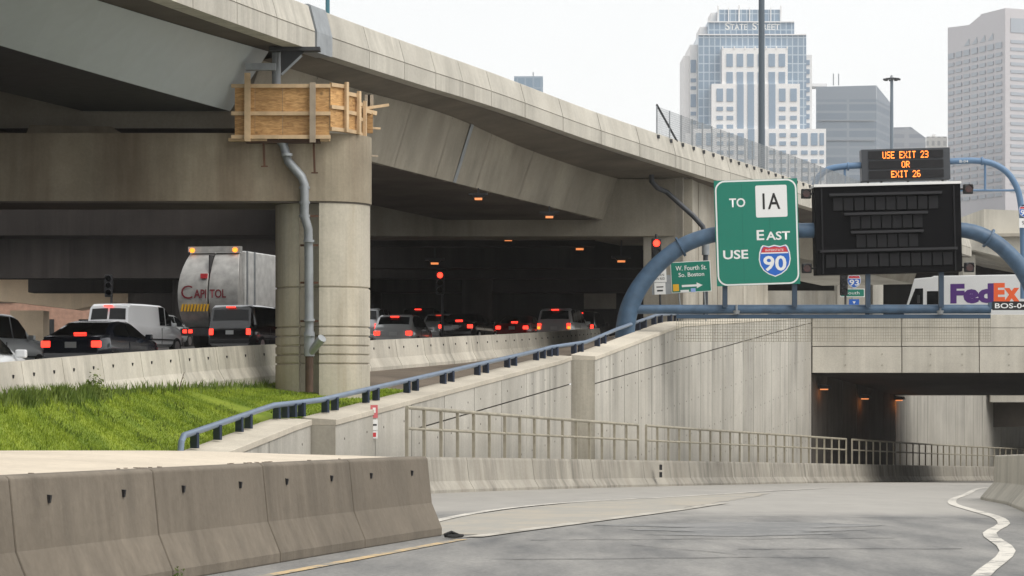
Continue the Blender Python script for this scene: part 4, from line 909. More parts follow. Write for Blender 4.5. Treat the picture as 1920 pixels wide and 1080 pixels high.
# ------------------------------------------------------------------ street signs and signals
t, W_, H_, k = sign_frame('street_sign', 'small green guide sign reading W. Fourth St. So. Boston with white arrow', 'sign', 1258, 490, 1333, 548, 91.3, 3, 0)
MB().box((0, .02, 0), (W_, .03, H_)).build('sign_board', M['signwhite'], t, local=True)
flat(rrect(W_ - .05, H_ - .05, .04), -.002, .006).build('sign_face', M['signgreen'], t, local=True)
text('W. Fourth St.', M['signwhite'], t, 1*k, 17*k, -.004, 9*k, 58*k, bold=.012); text('So. Boston', M['signwhite'], t, 1*k, 4.5*k, -.004, 8*k, 48*k, bold=.012)
flat([(-18*k, -14.5*k), (10*k, -14.5*k), (10*k, -11*k), (21*k, -16.5*k), (10*k, -22*k), (10*k, -18.5*k), (-18*k, -18.5*k)], -.006, .004).build('arrow', M['signwhite'], t, local=True)
flat(rrect(11*k, 13*k, .02), -.006, .004, -29*k, -19*k).build('sticker', M['yellowpatch'], t, local=True)
flat(rrect(9*k, 7*k, .02), -.006, .004, 3*k, -25*k).build('sticker', simple('pale_blue_sticker', (.3, .42, .75), .5), t, local=True)
flat(rrect(16*k, 4*k, .01), -.006, .004, -13*k, -26*k).build('sticker', M['signwhite'], t, local=True)
MB().tube([(-24*k, .05, -H_/2 + .1), (-22.5*k, .05, -H_/2 - 1.15)], .03, 8).build('post', M['galv'], t, local=True)
MB().tube([(24*k, .05, H_/2 - .1), (24*k, .05, -H_/2 - 1.15)], .03, 8).build('post', M['galv'], t, local=True)
t, W_, H_, k = sign_frame('regulatory_sign', 'pair of small white regulatory plates on a post beside the green guide sign', 'sign', 1224, 503, 1250, 553, 90.2, 2)
MB().box((0, .02, 12*k), (26*k, .02, 26*k)).build('plate', M['signwhite'], t, local=True)
MB().box((0, .02, -13*k), (21*k, .02, 22*k)).build('plate', M['signwhite'], t, local=True)
MB().box((3*k, .06, -6*k), (36*k, .02, 36*k)).build('back_plate', M['galv'], t, local=True)
text('NO', M['signblack'], t, 0, 20*k, .006, 4.5*k); text('TURN', M['signblack'], t, 0, 12.5*k, .006, 4.5*k); text('ON RED', M['signblack'], t, 0, 5.5*k, .006, 4.5*k, 20*k)
MB().box((0, .008, -10*k), (13*k, .004, 2*k)).build('legend_line', M['visor'], t, local=True); MB().box((0, .008, -17*k), (11*k, .004, 3*k)).build('legend_line', M['visor'], t, local=True)
MB().tube([(0, .1, H_/2), (0, .1, -H_/2 - 2.5)], .04, 8).build('post', M['darksteel'], t, local=True)
def signal(px, py, d, label, lit=True, down=0, up=0):
    t = thing('traffic_signal', label, 'traffic light', P(px, py, d), group='traffic lights under the bridges')
    MB().box((0, .15, -.34), (.36, .24, 1.05)).build('housing', M['black'], t, local=True, bevel=.03)
    for i in range(3):
        MB().cyl((0, .02, -.33*i), (0, 1, 0), .125, .06, 16).build('lens', M['redlit'] if (i == 0 and lit) else M['glass'], t, local=True, smooth=True)
        ar = [(.155*math.cos(an), -.16, .155*math.sin(an) - .33*i) for an in np.linspace(0, math.pi, 9)] + [(.14*math.cos(an), -.16, .14*math.sin(an) - .33*i) for an in np.linspace(math.pi, 0, 9)]
        MB().prism(ar, (0, .19, 0)).build('visor', M['black'], t, local=True)
    if down: MB().tube([(.1, .3, -down), (.1, .3, .1)], .055, 10).build('pole', M['darksteel'], t, local=True, smooth=True)
    if up: MB().tube([(0, .2, .1), (0, .2, up)], .05, 10).build('hanger', M['darksteel'], t, local=True, smooth=True)
    return t
signal(825, 516, 108, 'red traffic light over the queue of cars, right of the pier', down=3.2)
signal(1231, 456, 89.8, 'red traffic light hanging beside the blue gantry curve', up=.35)
signal(203, 522, 112, 'dark traffic light silhouetted in the gap above the white van', lit=False, down=3.2)
signal(1583, 520, 116, 'dark traffic light in front of the small route marker under the black sign', lit=False, down=1.6)
t, W_, H_, k = sign_frame('route_marker', 'small blue 93 route marker with green plaque on a column under the black sign', 'sign', 1576, 516, 1621, 556, 119.5)
shield(t, 3*k, 8*k, 24*k, '93', w_=1.05)
MB().box((0, .03, -13*k), (46*k, .02, 16*k)).build('plaque', M['signwhite'], t, local=True)
flat(rrect(43*k, 13*k, .04), .012, .006, 0, -13*k).build('plaque_face', M['signgreen'], t, local=True)
text('South', M['signwhite'], t, 0, -13*k, .008, 6*k, 26*k)
MB().tube([(0, .06, 22*k), (0, .06, -2.2)], .04, 8).build('post', M['galv'], t, local=True)
MB().box((3*k, .02, -31*k), (19*k, .02, 12*k)).build('blue_plate', M['signblue'], t, local=True)
flat([(3*k-.08, -29*k), (3*k+.08, -29*k), (3*k, -34*k)], .005, .004).build('arrow', M['signwhite'], t, local=True)
t, W_, H_, k = sign_frame('route_marker', 'blue and white route marker high on the far gantry leg at the picture edge', 'sign', 1911, 386, 1931, 428, GD2 - .4)
shield(t, 0, 10*k, 21*k, '93'); MB().box((0, .01, -11*k), (20*k, .02, 18*k)).build('plate', M['signwhite'], t, local=True)
text('93', M['signblack'], t, 0, -11*k, -.002, 8*k)
MB().b(-.06, .06, .02, .35, -.3, .6).build('bracket', M['darksteel'], t, local=True)

# ------------------------------------------------------------------ structures behind the signs on the far side of the street
fo = thing('flyover', 'pale concrete flyover beyond the street, behind the black sign and white truck', 'flyover', (38, 150, 4))
Dk = 146.0
def fpz(px, py): q = P(px, py, Dk); return (q.x, q.z)
MB().prism([P(1560, 428, Dk), P(1845, 428, Dk), P(1845, 392, Dk), P(1990, 398, Dk), P(1990, 505, Dk), P(1900, 488, Dk), P(1825, 468, Dk), P(1560, 480, Dk)], (0, 9, 0)).build('girder', M['portal'], fo)
MB().prism([P(1843, 438, Dk - .6), P(1990, 436, Dk - .6), P(1990, 442, Dk - .6), P(1843, 444, Dk - .6)], (0, .59, 0)).build('ledge', M['bent'], fo)
for a_, b_, mt in ((1570, 1622, 'bent'), (1637, 1656, 'portal'), (1806, 1829, 'portal')):
    MB().prism([P(a_, 478, Dk + 1), P(b_, 478, Dk + 1), P(b_, 625, Dk + 1), P(a_, 625, Dk + 1)], (0, 1.5, 0)).build('column', M[mt], fo)
MB().prism([P(1380, 545, Dk + 2), P(1575, 545, Dk + 2), P(1575, 640, Dk + 2), P(1380, 640, Dk + 2)], (0, .5, 0)).build('low_wall', M['bent'], fo)
MB().prism([P(1250, 420, Dk + 18), P(2080, 420, Dk + 18), P(2080, 650, Dk + 18), P(1250, 650, Dk + 18)], (0, 1, 0)).build('back_wall', M['dark'], fo)  # dark backing that stands in for the shade under the flyover
MB().prism([P(1300, 455, Dk + .5), P(1825, 462, Dk + .5), P(1990, 490, Dk + .5), P(1990, 480, Dk + 18), P(1300, 450, Dk + 18)], (0, 0, .5)).build('deck', M['dark'], fo)
hm = thing('high_mast_light', 'distant high mast lamp with ring of floodlights', 'light pole', P(1672, 400, 300))
k = 300/FPX
MB().tube([(0, 0, -5), (0, 0, 250*k)], [.28, .2], 10).build('mast', simple('mast_steel', (.16, .2, .24), .5), hm, local=True, smooth=True)
for i in range(8):
    an = 2*math.pi*i/8; x, y = math.cos(an)*13*k, math.sin(an)*13*k
    m = MB(); m.box((x, y, 251*k), (6*k, 6*k, 3*k)); m.bar((0, 0, 254*k), (x, y, 252*k), .12, .12); m.build('floodlight', M['darksteel'], hm, local=True)
MB().tube([(0, 0, 250*k), (0, 0, 259*k)], [.35, .12], 8).build('head_cap', M['galv'], hm, local=True)

# ------------------------------------------------------------------ vehicles
def vehicle(name, label, cat, kind, pos, heading, mats, lit=True, group='vehicles queueing on the upper road', zoff=None, rear_amber=False):
    bodym, = (mats,)
    DIM = {'sedan': (4.9, 1.84, 1.43), 'wagon': (4.7, 1.75, 1.5), 'suv': (4.65, 1.85, 1.78), 'minivan': (4.9, 1.95, 1.88), 'van': (4.85, 1.96, 1.93)}
    L_, W2, H2 = DIM[kind]; hw = W2/2; hl = L_/2
    t = thing(name, label, cat, (pos[0], pos[1], zu(pos[1]) if zoff is None else zoff), (0, 0, -R(heading)), group)
    belt = {'sedan': .94, 'wagon': .93, 'suv': 1.05, 'minivan': 1.05, 'van': 1.10}[kind]
    # hood / trunk line (y, z of the shoulder) and roof line (y, z); y runs from the tail to the nose
    if kind == 'sedan':
        sh = [(-hl, .80), (-hl+.08, .92), (-hl+.5, .97), (hl-1.5, .93), (hl-.6, .82), (hl-.1, .66), (hl, .58)]
        rf = [(-hl, .82), (-hl+.08, .97), (-hl+.62, 1.03), (-hl+1.0, 1.20), (-hl+1.45, H2-.06), (-hl+1.9, H2), (hl-2.4, H2-.01), (hl-2.1, H2-.08), (hl-1.3, .99), (hl-.6, .90), (hl-.12, .74), (hl, .62)]; gz = (-hl+.66, -hl+1.42, hl-2.12, hl-1.36)
    elif kind in ('wagon', 'suv'):
        q1 = .5 if kind == 'wagon' else .36
        sh = [(-hl, belt-.2), (-hl+.06, belt-.03), (-hl+.4, belt), (hl-1.4, belt-.02), (hl-.5, belt-.1), (hl-.1, .72), (hl, .62)]
        rf = [(-hl, belt-.15), (-hl+.06, belt+.03), (-hl+.14, belt+.14), (-hl+q1, H2-.09), (-hl+q1+.25, H2-.01), (-hl+1.5, H2), (hl-2.3, H2-.02), (hl-2.0, H2-.09), (hl-1.25, belt+.05), (hl-.5, belt-.02), (hl-.12, .8), (hl, .66)]; gz = (-hl+.16, -hl+q1-.02, hl-2.02, hl-1.32)
    else:
        q1 = .22
        sh = [(-hl, belt-.25), (-hl+.05, belt-.03), (-hl+.4, belt), (hl-1.1, belt-.03), (hl-.4, .92), (hl-.08, .75), (hl, .62)]
        rf = [(-hl, belt-.2), (-hl+.05, belt+.04), (-hl+.09, belt+.12), (-hl+q1, H2-.10), (-hl+q1+.18, H2-.01), (-hl+1.5, H2), (hl-1.95, H2-.02), (hl-1.7, H2-.08), (hl-1.0, belt+.06), (hl-.4, .99), (hl-.1, .82), (hl, .68)]; gz = (-hl+.11, -hl+q1-.02, hl-1.72, hl-1.06)
    SH, RF = lin(sh), lin(rf)
    zb0 = {'sedan': .24, 'wagon': .24, 'suv': .32, 'minivan': .28, 'van': .30}[kind]
    tumble = .26 if kind == 'sedan' else .20 if kind in ('wagon', 'suv') else .15
    ws = lin([(-hl, hw-.14), (-hl+.12, hw-.05), (-hl+.5, hw), (hl-.9, hw), (hl-.25, hw-.08), (hl, hw-.26)])
    def roofw(y): return ws(y) - .05 - (tumble - .05)*min(1, max(0, RF(y) - SH(y) - .04)/(H2 - belt))
    def ring(y):
        wv, h_, r_ = ws(y), SH(y), RF(y); rw = roofw(y); e_ = min(.07, max(.012, (r_ - h_)*.35))
        half = [(wv*.88, zb0), (wv-.02, zb0+.10), (wv, zb0 + (h_-zb0)*.5), (wv-.015, h_-.05), (wv-.05, h_), (rw + .015, r_ - e_), (rw - e_*.9, r_ - .008), (rw*.5, r_)]
        return [Vector((x, y, z)) for x, z in half] + [Vector((-x, y, z)) for x, z in reversed(half)]
    ysec = sorted(set([round(a_, 3) for a_, _ in sh + rf] + [round(v_, 3) for v_ in frange(-hl+.5, hl-.5, .35)]))
    rg = [ring(y) for y in ysec]; n_ = len(rg[0])
    MB().add([v_ for r_ in rg for v_ in r_], [(i_*n_+k_, i_*n_+(k_+1) % n_, (i_+1)*n_+(k_+1) % n_, (i_+1)*n_+k_) for i_ in range(len(rg)-1) for k_ in range(n_)] + [tuple(range(n_)), tuple(reversed(range((len(rg)-1)*n_, len(rg)*n_)))]).build('body', bodym, t, local=True, smooth=True)
    def top_glass(name_, ya, yb, f0=-1, f1=1):
        m_ = MB(); lo_, hi_ = (ya, yb); rows_ = []
        sgn = -1 if ya < 0 else 1
        for y in frange(lo_, hi_, .12):
            rw = roofw(y) - .10; rows_.append([(rw*(f0 + (f1-f0)*u_), y + sgn*.010, RF(y) + .008 - .02*abs(f0 + (f1-f0)*u_)**3) for u_ in (0, .25, .5, .75, 1)])
        m_.grid(rows_); m_.build(name_, M['glass'], t, local=True, smooth=True)
    if kind == 'van': top_glass('rear_window', gz[0], gz[1], -1, -.06); top_glass('rear_window', gz[0], gz[1], .06, 1)
    else: top_glass('rear_window', gz[0], gz[1])
    top_glass('windscreen', gz[2], gz[3])
    c0, c1 = {'sedan': (gz[0] + .35, gz[3] - .28), 'wagon': (gz[0] + .22, gz[3] - .28), 'suv': (gz[0] + .16, gz[3] - .28), 'minivan': (gz[0] + .14, gz[3] - .22), 'van': (gz[1] + 2.35, gz[3] - .2)}[kind]
    nw = {'sedan': 2, 'wagon': 3, 'suv': 3, 'minivan': 3, 'van': 2}[kind]
    cutp = frange(c0, c1, (c1 - c0)/nw)
    for sg in (-1, 1):
        for ya, yb in zip(cutp[:-1], cutp[1:]):
            m_ = MB(); rows_ = []
            for y in frange(ya + .035, yb - .035, .12):
                h_, r_, wv, rw = SH(y), RF(y), ws(y) - .05, roofw(y) + .015
                f_ = lambda v_: (sg*(wv + (rw - wv)*v_ + .010), y, h_ + .05 + (r_ - .075 - h_ - .05)*v_)
                rows_.append([f_(0), f_(.5), f_(1)])
            m_.grid(rows_); m_.build('side_window', M['glass'], t, local=True, smooth=True)
    g1 = gz[3]; g0 = gz[0]; r0 = gz[1]
    tr = .33 if kind in ('suv', 'van', 'minivan') else .31
    ty = bpy.data.meshes.get('tyre_%d' % int(tr*100)) or MB().cyl((0, 0, 0), (1, 0, 0), tr, .2, 24).mesh('tyre_%d' % int(tr*100)); 
    if not ty.materials: ty.materials.append(M['tyre'])
    rm = bpy.data.meshes.get('rim_mesh') or MB().cyl((0, 0, 0), (1, 0, 0), .2, .22, 16).mesh('rim_mesh')
    if not rm.materials: rm.materials.append(M['alloy'])
    for sx_ in (-1, 1):
        for yy_ in (-hl + .95, hl - .92): wh = inst('wheel', ty, t, (sx_*(hw - .08), yy_, tr)); inst('rim', rm, wh)
    tl = M['tail'] if lit else M['taildim']
    lz = {'sedan': .76, 'wagon': .72, 'suv': .9, 'minivan': .82, 'van': .95}[kind]; lh = {'sedan': .2, 'wagon': .2, 'suv': .3, 'minivan': .28, 'van': .3}[kind]
    for sx_ in (-1, 1):
        MB().box((sx_*(hw - .21), -hl + .03, lz), (.26 if kind in ('sedan', 'wagon') else .17, .10, lh*.85)).build('tail_light', tl, t, local=True, bevel=.02)
        if rear_amber: MB().box((sx_*(hw - .19), -hl + .03, lz - .08), (.14, .112, .12)).build('indicator', M['amberlit'], t, local=True)
        MB().box((sx_*(hw + .08), g1 - .25, belt + .06), (.2, .12, .15)).build('mirror', bodym, t, local=True, bevel=.03)
        MB().box((sx_*(hw - .33), hl - .09, .60), (.36, .12, .13)).build('headlight', M['roundlens'], t, local=True, bevel=.02)
    bz_ = H2 - .10 if kind != 'sedan' else 1.06
    by_ = r0 - .04 if kind != 'sedan' else g0 + .06
    MB().box((0, by_ - .03, bz_), (.34, .08, .05)).build('brake_light', tl, t, local=True)
    MB().box((0, -hl - .005, lz - .02 if kind != 'suv' else .8), (.32, .03, .16)).build('number_plate', M['plate'], t, local=True)
    MB().box((0, -hl - .0, .46), (W2 - .30, .12, .18)).build('bumper', M['trim'] if kind in ('van', 'minivan') else bodym, t, local=True, bevel=.03)
    for f in (.47,) if kind != 'van' else (.7,): MB().b(hw - .03, hw + .004, g0 + (g1-g0)*f - .01, g0 + (g1-g0)*f + .01, .4, belt - .08).build('door_gap', M['trim'], t, local=True)
    MB().b(hw - .03, hw + .008, -hl + .6, hl - 1.0, .55, .60).build('side_strip', M['trim'], t, local=True)
    return t
silver = paint('silver_paint', (.62, .63, .63), .25, .3); whitep = paint('white_car_paint', (.72, .74, .76), .3)
navyp = paint('dark_blue_car_paint', (.012, .017, .03), .2); blackp = paint('black_car_paint', (.008, .008, .01), .2); redp = paint('red_car_paint', (.30, .012, .015), .25)
greyp = paint('grey_two_tone_paint', (.50, .52, .53), .3, .3)
tax = vehicle('parked_car', 'white car with red flank mark, only its bonnet showing at the picture edge', 'car', 'sedan', (-9.72, 41.6), 4, whitep)
MB().box((.931, 1.5, .72), (.008, .35, .12)).build('red_mark', M['signred'], tax, local=True)
suv = vehicle('sport_utility_car', 'silver grey four-wheel-drive car at far left behind the dark sedan', 'car', 'suv', (-14.9, 68.2), 14, greyp, zoff=zu(68) - .15)
vehicle('sedan', 'dark blue sedan with lit tail lights in front of the white van', 'car', 'sedan', (-11.3, 66.5), 11.5, navyp)
vehicle('van', 'white panel van with twin dark rear windows', 'van', 'van', (-14.7, 94.0), 19, whitep)
vehicle('minivan', 'dark minivan with red tail lights close behind the tank truck', 'car', 'minivan', (-10.3, 95.3), 15, blackp)
vehicle('sport_utility_car', 'silver car half hidden by the pier, ahead of the silver wagon', 'car', 'suv', (-6.55, 113), 10, silver)
vehicle('station_wagon', 'silver station wagon with red tail lights right beside the pier', 'car', 'wagon', (-4.5, 100.3), 9, silver)
vehicle('sedan', 'small pale car between the wagon and the black sedan', 'car', 'wagon', (-3.3, 122), 10, silver, lit=False)
vehicle('sedan', 'black sedan with bright tail lights in the middle of the queue', 'car', 'sedan', (-2.1, 116.5), 14, blackp, zoff=zu(116.5) + .12)
vehicle('sedan', 'red car between the black sedan and the silver four-wheel-drive', 'car', 'sedan', (.5, 125), 12, redp)
vehicle('sport_utility_car', 'silver four-wheel-drive car at the head of the queue, nearest the barrier end', 'car', 'suv', (2.55, 116.4), 14, silver, rear_amber=True)
vehicle('sedan', 'pale car crossing on the street, only its roof above the gantry beam', 'car', 'sedan', P(1435, 0, 120).xy, 100, silver, lit=False, zoff=4.12, group='traffic on the cross street')
vehicle('sedan', 'dark car far ahead, between the black sedan and the red car', 'car', 'sedan', (1.0, 135), 12, navyp)
vehicle('minivan', 'dark van far ahead behind the lamp of the red signal', 'car', 'minivan', (-4.6, 131), 11, blackp)
vehicle('station_wagon', 'silver wagon ahead of the white panel van, seen past its roof', 'car', 'wagon', (-16.4, 112), 14, greyp)
vehicle('sport_utility_car', 'dark four-wheel-drive car furthest up the queue', 'car', 'suv', (4.2, 134), 13, blackp)
# refuse tank truck
tk = thing('refuse_truck', 'white refuse truck with bulging tailgate lettered CAPITOL', 'truck', (-11.4, 104.6, zu(104)), (0, 0, -R(14)), 'vehicles queueing on the upper road')
tw = simple('truck_white_paint', (.36, .355, .34), .5, coat=.2, vary=.22)
prof_t = [(-4.55, .9), (-4.85, 1.2), (-5.02, 1.55), (-5.10, 2.0), (-5.10, 2.4), (-5.04, 2.75), (-4.92, 3.1), (-4.76, 3.4), (-4.56, 3.7), (-4.36, 3.92), (-4.2, 4.02), (-4.0, 4.02), (-4.0, .9)]
barrel = lambda z: 1.0 - .20*(abs(z - 2.25)/1.8)**2.2
for x0, x1 in ((-1.27, -.03), (.03, 1.27)): 
    n_ = len(prof_t); va = [(x0*barrel(z)*1.06, y, z) for y, z in prof_t] + [(x1*barrel(z)*1.06, y, z) for y, z in prof_t]
    MB().add(va, [tuple(range(n_)), tuple(reversed(range(n_, 2*n_)))] + [(i, (i+1) % n_, n_ + (i+1) % n_, n_ + i) for i in range(n_)]).build('tailgate', tw, tk, local=True, smooth=True, bevel=.03)
MB().b(-.03, .03, -4.9, -4.1, .95, 3.9).build('seam', M['trim'], tk, local=True)
MB().b(-1.25, 1.25, -3.95, 2.2, 1.1, 4.1).build('body', simple('truck_side_white', (.58, .585, .575), .45, coat=.2, vary=.15), tk, local=True, bevel=.05)
for y in (-3.9, -3.0, 1.3): MB().b(1.25, 1.30, y, y + .12, 1.1, 4.1).build('rib', M['galv'], tk, local=True)
MB().b(-1.2, 1.2, 2.5, 4.4, .6, 3.0).build('cab', tw, tk, local=True, bevel=.1)
MB().b(-1.05, 1.05, 4.38, 4.44, 1.7, 2.8).build('windscreen', M['glass'], tk, local=True)
MB().b(-1.0, 1.0, -4.6, 4.2, .55, .9).build('chassis', M['trim'], tk, local=True)
MB().b(-1.25, 1.25, -5.0, -4.75, .55, .85).build('bumper', M['darksteel'], tk, local=True)
MB().b(-1.15, 1.15, -4.4, -4.1, 4.05, 4.28).build('light_bar', tw, tk, local=True)
for x in (-.95, .95): MB().cyl((x, -4.43, 4.12), (0, 1, 0), .10, .1, 14).build('marker_lamp', M['amberlit'], tk, local=True, smooth=True)
for x in (-1.05, -.8, .8, 1.05): MB().box((x, -5.01, .72), (.16, .06, .14)).build('tail_light', M['tail'], tk, local=True)
for sx_ in (-1, 1):
    for y in (-3.2, -1.9, 3.3): MB().cyl((sx_*1.05, y, .52), (1, 0, 0), .52, .32, 24).build('wheel', M['tyre'], tk, local=True, smooth=True)
for i in range(9): MB().prism([(-1.2 + i*.14, -5.12, 1.55), (-1.12 + i*.14, -5.12, 1.55), (-1.06 + i*.14, -5.12, 1.85), (-1.14 + i*.14, -5.12, 1.85)], (0, .04, 0)).build('hazard_stripe', M['yellowpatch'], tk, local=True)
mr_ = simple('maroon_lettering', (.20, .02, .03), .5)
text('C', mr_, tk, -.92, 2.35, -5.125, .56, .50, bold=-.004); text('API', mr_, tk, -.33, 2.28, -5.125, .36, .55, bold=.02); text('TOL', mr_, tk, .45, 2.28, -5.125, .36, .72, bold=.02)
MB().box((-.2, -5.0, 3.02), (.28, .12, .2)).build('valve', M['signred'], tk, local=True)
# delivery truck on the cross street
dt = thing('delivery_truck', 'white delivery truck lettered FedEx on the street over the tunnel', 'truck', (23.3, 122.0, 3.92), (0, 0, R(66)), 'traffic on the cross street')
wt_ = simple('delivery_truck_white', (.78, .79, .79), .4, coat=.3)
MB().prism([(-1.15, y, z) for y, z in [(-3.15, .5), (-3.15, 2.9), (-3.0, 3.12), (1.6, 3.12), (1.75, 3.06), (2.62, 3.0), (2.85, 2.2), (3.15, 1.25), (3.2, .5)]], (2.3, 0, 0)).build('body', wt_, dt, local=True, bevel=.04)
MB().prism([(-1.0, 2.67, 2.72), (1.0, 2.67, 2.72), (1.0, 3.12, 1.42), (-1.0, 3.12, 1.42)], (0, .02, .0)).build('windscreen', M['glass'], dt, local=True)
for sx_ in (-1, 1):
    MB().b(sx_*1.151, sx_*1.165, 1.1, 1.95, 1.5, 2.35).build('door_window', M['glass'], dt, local=True)
    MB().prism([(sx_*1.151, 2.15, 1.5), (sx_*1.151, 2.95, 1.5), (sx_*1.151, 2.55, 2.5), (sx_*1.151, 2.15, 2.5)], (sx_*.012, 0, 0)).build('quarter_window', M['glass'], dt, local=True)
    for y in (-2.0, 2.2): MB().cyl((sx_*1.0, y, .42), (1, 0, 0), .42, .3, 24).build('wheel', M['tyre'], dt, local=True, smooth=True)
MB().box((-1.32, 2.35, 1.95), (.14, .1, .4)).build('mirror', M['trim'], dt, local=True)
MB().b(-1.0, 1.0, 3.19, 3.26, .5, .8).build('bumper', M['trim'], dt, local=True)
for z in (.62,): MB().b(-1.166, -1.151, -3.0, 3.0, z, z + .1).build('side_rail', M['galv'], dt, local=True)
purple = simple('purple_lettering', (.09, .025, .20), .45); orange = simple('orange_lettering', (.95, .14, .035), .45)
# flank at local -X: read left to right along -Y
def flank_text(s, mat, yc, zc_, ht, wd):
    o = text(s, mat, dt, 0, zc_, 0, ht, wd, bold=.055); o.location = (-1.157, yc, zc_); o.rotation_euler = (0, 0, R(-90)); return o
flank_text('Fed', purple, -.35, 2.2, 1.0, 2.2); flank_text('E', orange, -1.72, 2.24, .94, .60); flank_text('x', orange, -2.36, 2.11, .68, .78)

# ------------------------------------------------------------------ city beyond, air haze put into its paler colours
def far(px, d): return (px - 960)*d/FPX
def fz(py, d): return EYE - (py - HOR)*d/FPX
def glassy(name, c, line, su, sv, lw=.16):
    m, t, b = newmat(name); N = t.nodes.new; L = t.links.new
    tc = N('ShaderNodeTexCoord'); mp = N('ShaderNodeMapping'); mp.inputs['Rotation'].default_value = (R(90), 0, 0); L(tc.outputs['Object'], mp.inputs['Vector'])
    br = N('ShaderNodeTexBrick'); br.offset = 0; br.inputs['Scale'].default_value = 1; br.inputs['Brick Width'].default_value = su; br.inputs['Row Height'].default_value = sv; br.inputs['Mortar Size'].default_value = lw
    br.inputs['Color1'].default_value = (*c, 1); br.inputs['Color2'].default_value = (c[0]*.82, c[1]*.86, c[2]*.9, 1); br.inputs['Mortar'].default_value = (*line, 1); L(mp.outputs[0], br.inputs['Vector'])
    L(br.outputs['Color'], b.inputs['Base Color']); b.inputs['Roughness'].default_value = .3
    return m
gl = glassy('curtain_wall', (.235, .315, .405), (.46, .53, .59), 2.3, 3.6, .22)  # sky reflection and haze put into the glass colour
ms = simple('white_masonry', (.80, .79, .78), .8)
D = 990.0; k = D/FPX
st = thing('office_tower', 'stepped glass and white stone tower lettered STATE STREET', 'building', (far(1415, D), D, 3.7), (0, 0, 0))
def sx2(px): return (px - 1415)*k
def sz2(py): return fz(py, D) - 3.7
def blk(name, x0, x1, y0, y1, dep0, dep1, mat): return MB().b(sx2(x0), sx2(x1), dep0, dep1, sz2(y1), sz2(y0)).build(name, mat, st, local=True)
blk('glass_core', 1311, 1514, 62, 700, 4, 40, gl); blk('side_shoulder', 1297, 1310.8, 78, 700, 9, 38, ms); blk('side_wing', 1286, 1296.8, 97, 700, 12, 36, ms); blk('side_wing', 1514.2, 1527, 98, 700, 8, 36, ms)
blk('upper_tier', 1330, 1493, 35, 62, 7, 36, gl); blk('upper_shoulder', 1317, 1329.8, 42, 62, 12, 34, ms); blk('crown_tier', 1350, 1470, 11, 35, 10, 32, gl); blk('crown_shoulder', 1338, 1349.8, 14, 35, 14, 30, ms)
for px, w_, py in ((1350, 2.5, 4), (1370, 1.6, 8), (1390, 2.6, 3), (1410, 1.6, 8), (1430, 2, 5), (1450, 1.6, 8), (1469, 2.5, 4)): blk('finial', px - w_/2, px + w_/2, py, 35, 9.3, 10, ms)
for py, x0, x1, dd in ((62, 1311, 1514, 3.4), (36, 1330, 1493, 6.4)): blk('cornice', x0, x1, py - .5, py + 1.5, dd, dd + .5, ms)
blk('stone_front', 1354, 1477, 90, 160, 0, 3.95, ms); blk('stone_front', 1334, 1499, 158, 247, -1.5, 3.9, ms); blk('stone_base', 1300, 1547, 243, 700, -3, 3.8, ms); blk('stone_wing', 1285, 1299.8, 250, 700, -1, 3.7, ms)
for px in (1355, 1377, 1397, 1416, 1437, 1456, 1476): blk('pinnacle', px - 1.2, px + 1.2, 87, 92, -.3, .3, ms)
wg = simple('window_glass', (.245, .325, .42), .3)
wm = MB().box((0, 0, 0), (1, .5, 1)).mesh('window'); wm.materials.append(wg)
def win(xc, y0, y1, dep, w_=12): inst('window', wm, st, (sx2(xc), dep - .05, (sz2(y0) + sz2(y1))/2), (w_*k, 1, (y1 - y0)*k))
for xc in (1368, 1387.5, 1407, 1427, 1447, 1466): win(xc, 101, 125, -.0)
for xc in (1368, 1466): win(xc, 135, 156.5, 0)
for xc in (1387.5, 1447): win(xc, 135, 157.5, 0)
for xc in (1407, 1427): win(xc, 135, 157.5, 0)
for xc in (1387.5, 1447, 1407, 1427): win(xc, 158.5, 242, -1.5)
for xc in (1407, 1427): win(xc, 243.5, 300, -3)
for xc in (1349, 1368, 1466, 1487): 
    win(xc, 167, 191, -1.5)
    for py in (201, 218, 234.5): win(xc, py, py + 7.5, -1.5)
for xc in (1387.5, 1447, 1506.6, 1525): win(xc, 251, 274, -3)
win(1539, 251, 274, -3, 8)
for xc in (1349, 1368, 1466, 1487):
    for py in (251, 266.5): win(xc, py, py + 7.5, -3)
for py in (283.5, 300, 316, 332, 348):
    for xc in (1310, 1329, 1349, 1368, 1387.5, 1447, 1466, 1487, 1506.6, 1525): win(xc, py, py + 7.5, -3)
    win(1539, py, py + 7.5, -3, 8)
for xc in (1310, 1329): win(xc, 251, 274, -3)
for y0, y1 in ((107, 131), (142, 149), (157, 163), (172, 196), (205, 212), (222, 229)): win(1303, y0, y1, 9, 10)
for py in range(108, 235, 17): win(1519, py, py + 9, 8, 7)
text('S', M['white'], st, sx2(1367), sz2(44.5), 6.9, 14*k, 9*k, bold=.015); text('TATE', M['white'], st, sx2(1388), sz2(46), 6.9, 11*k, 32*k, bold=.012)
text('S', M['white'], st, sx2(1418), sz2(44.5), 6.9, 14*k, 9*k, bold=.015); text('TREET', M['white'], st, sx2(1444), sz2(46), 6.9, 11*k, 43*k, bold=.012)
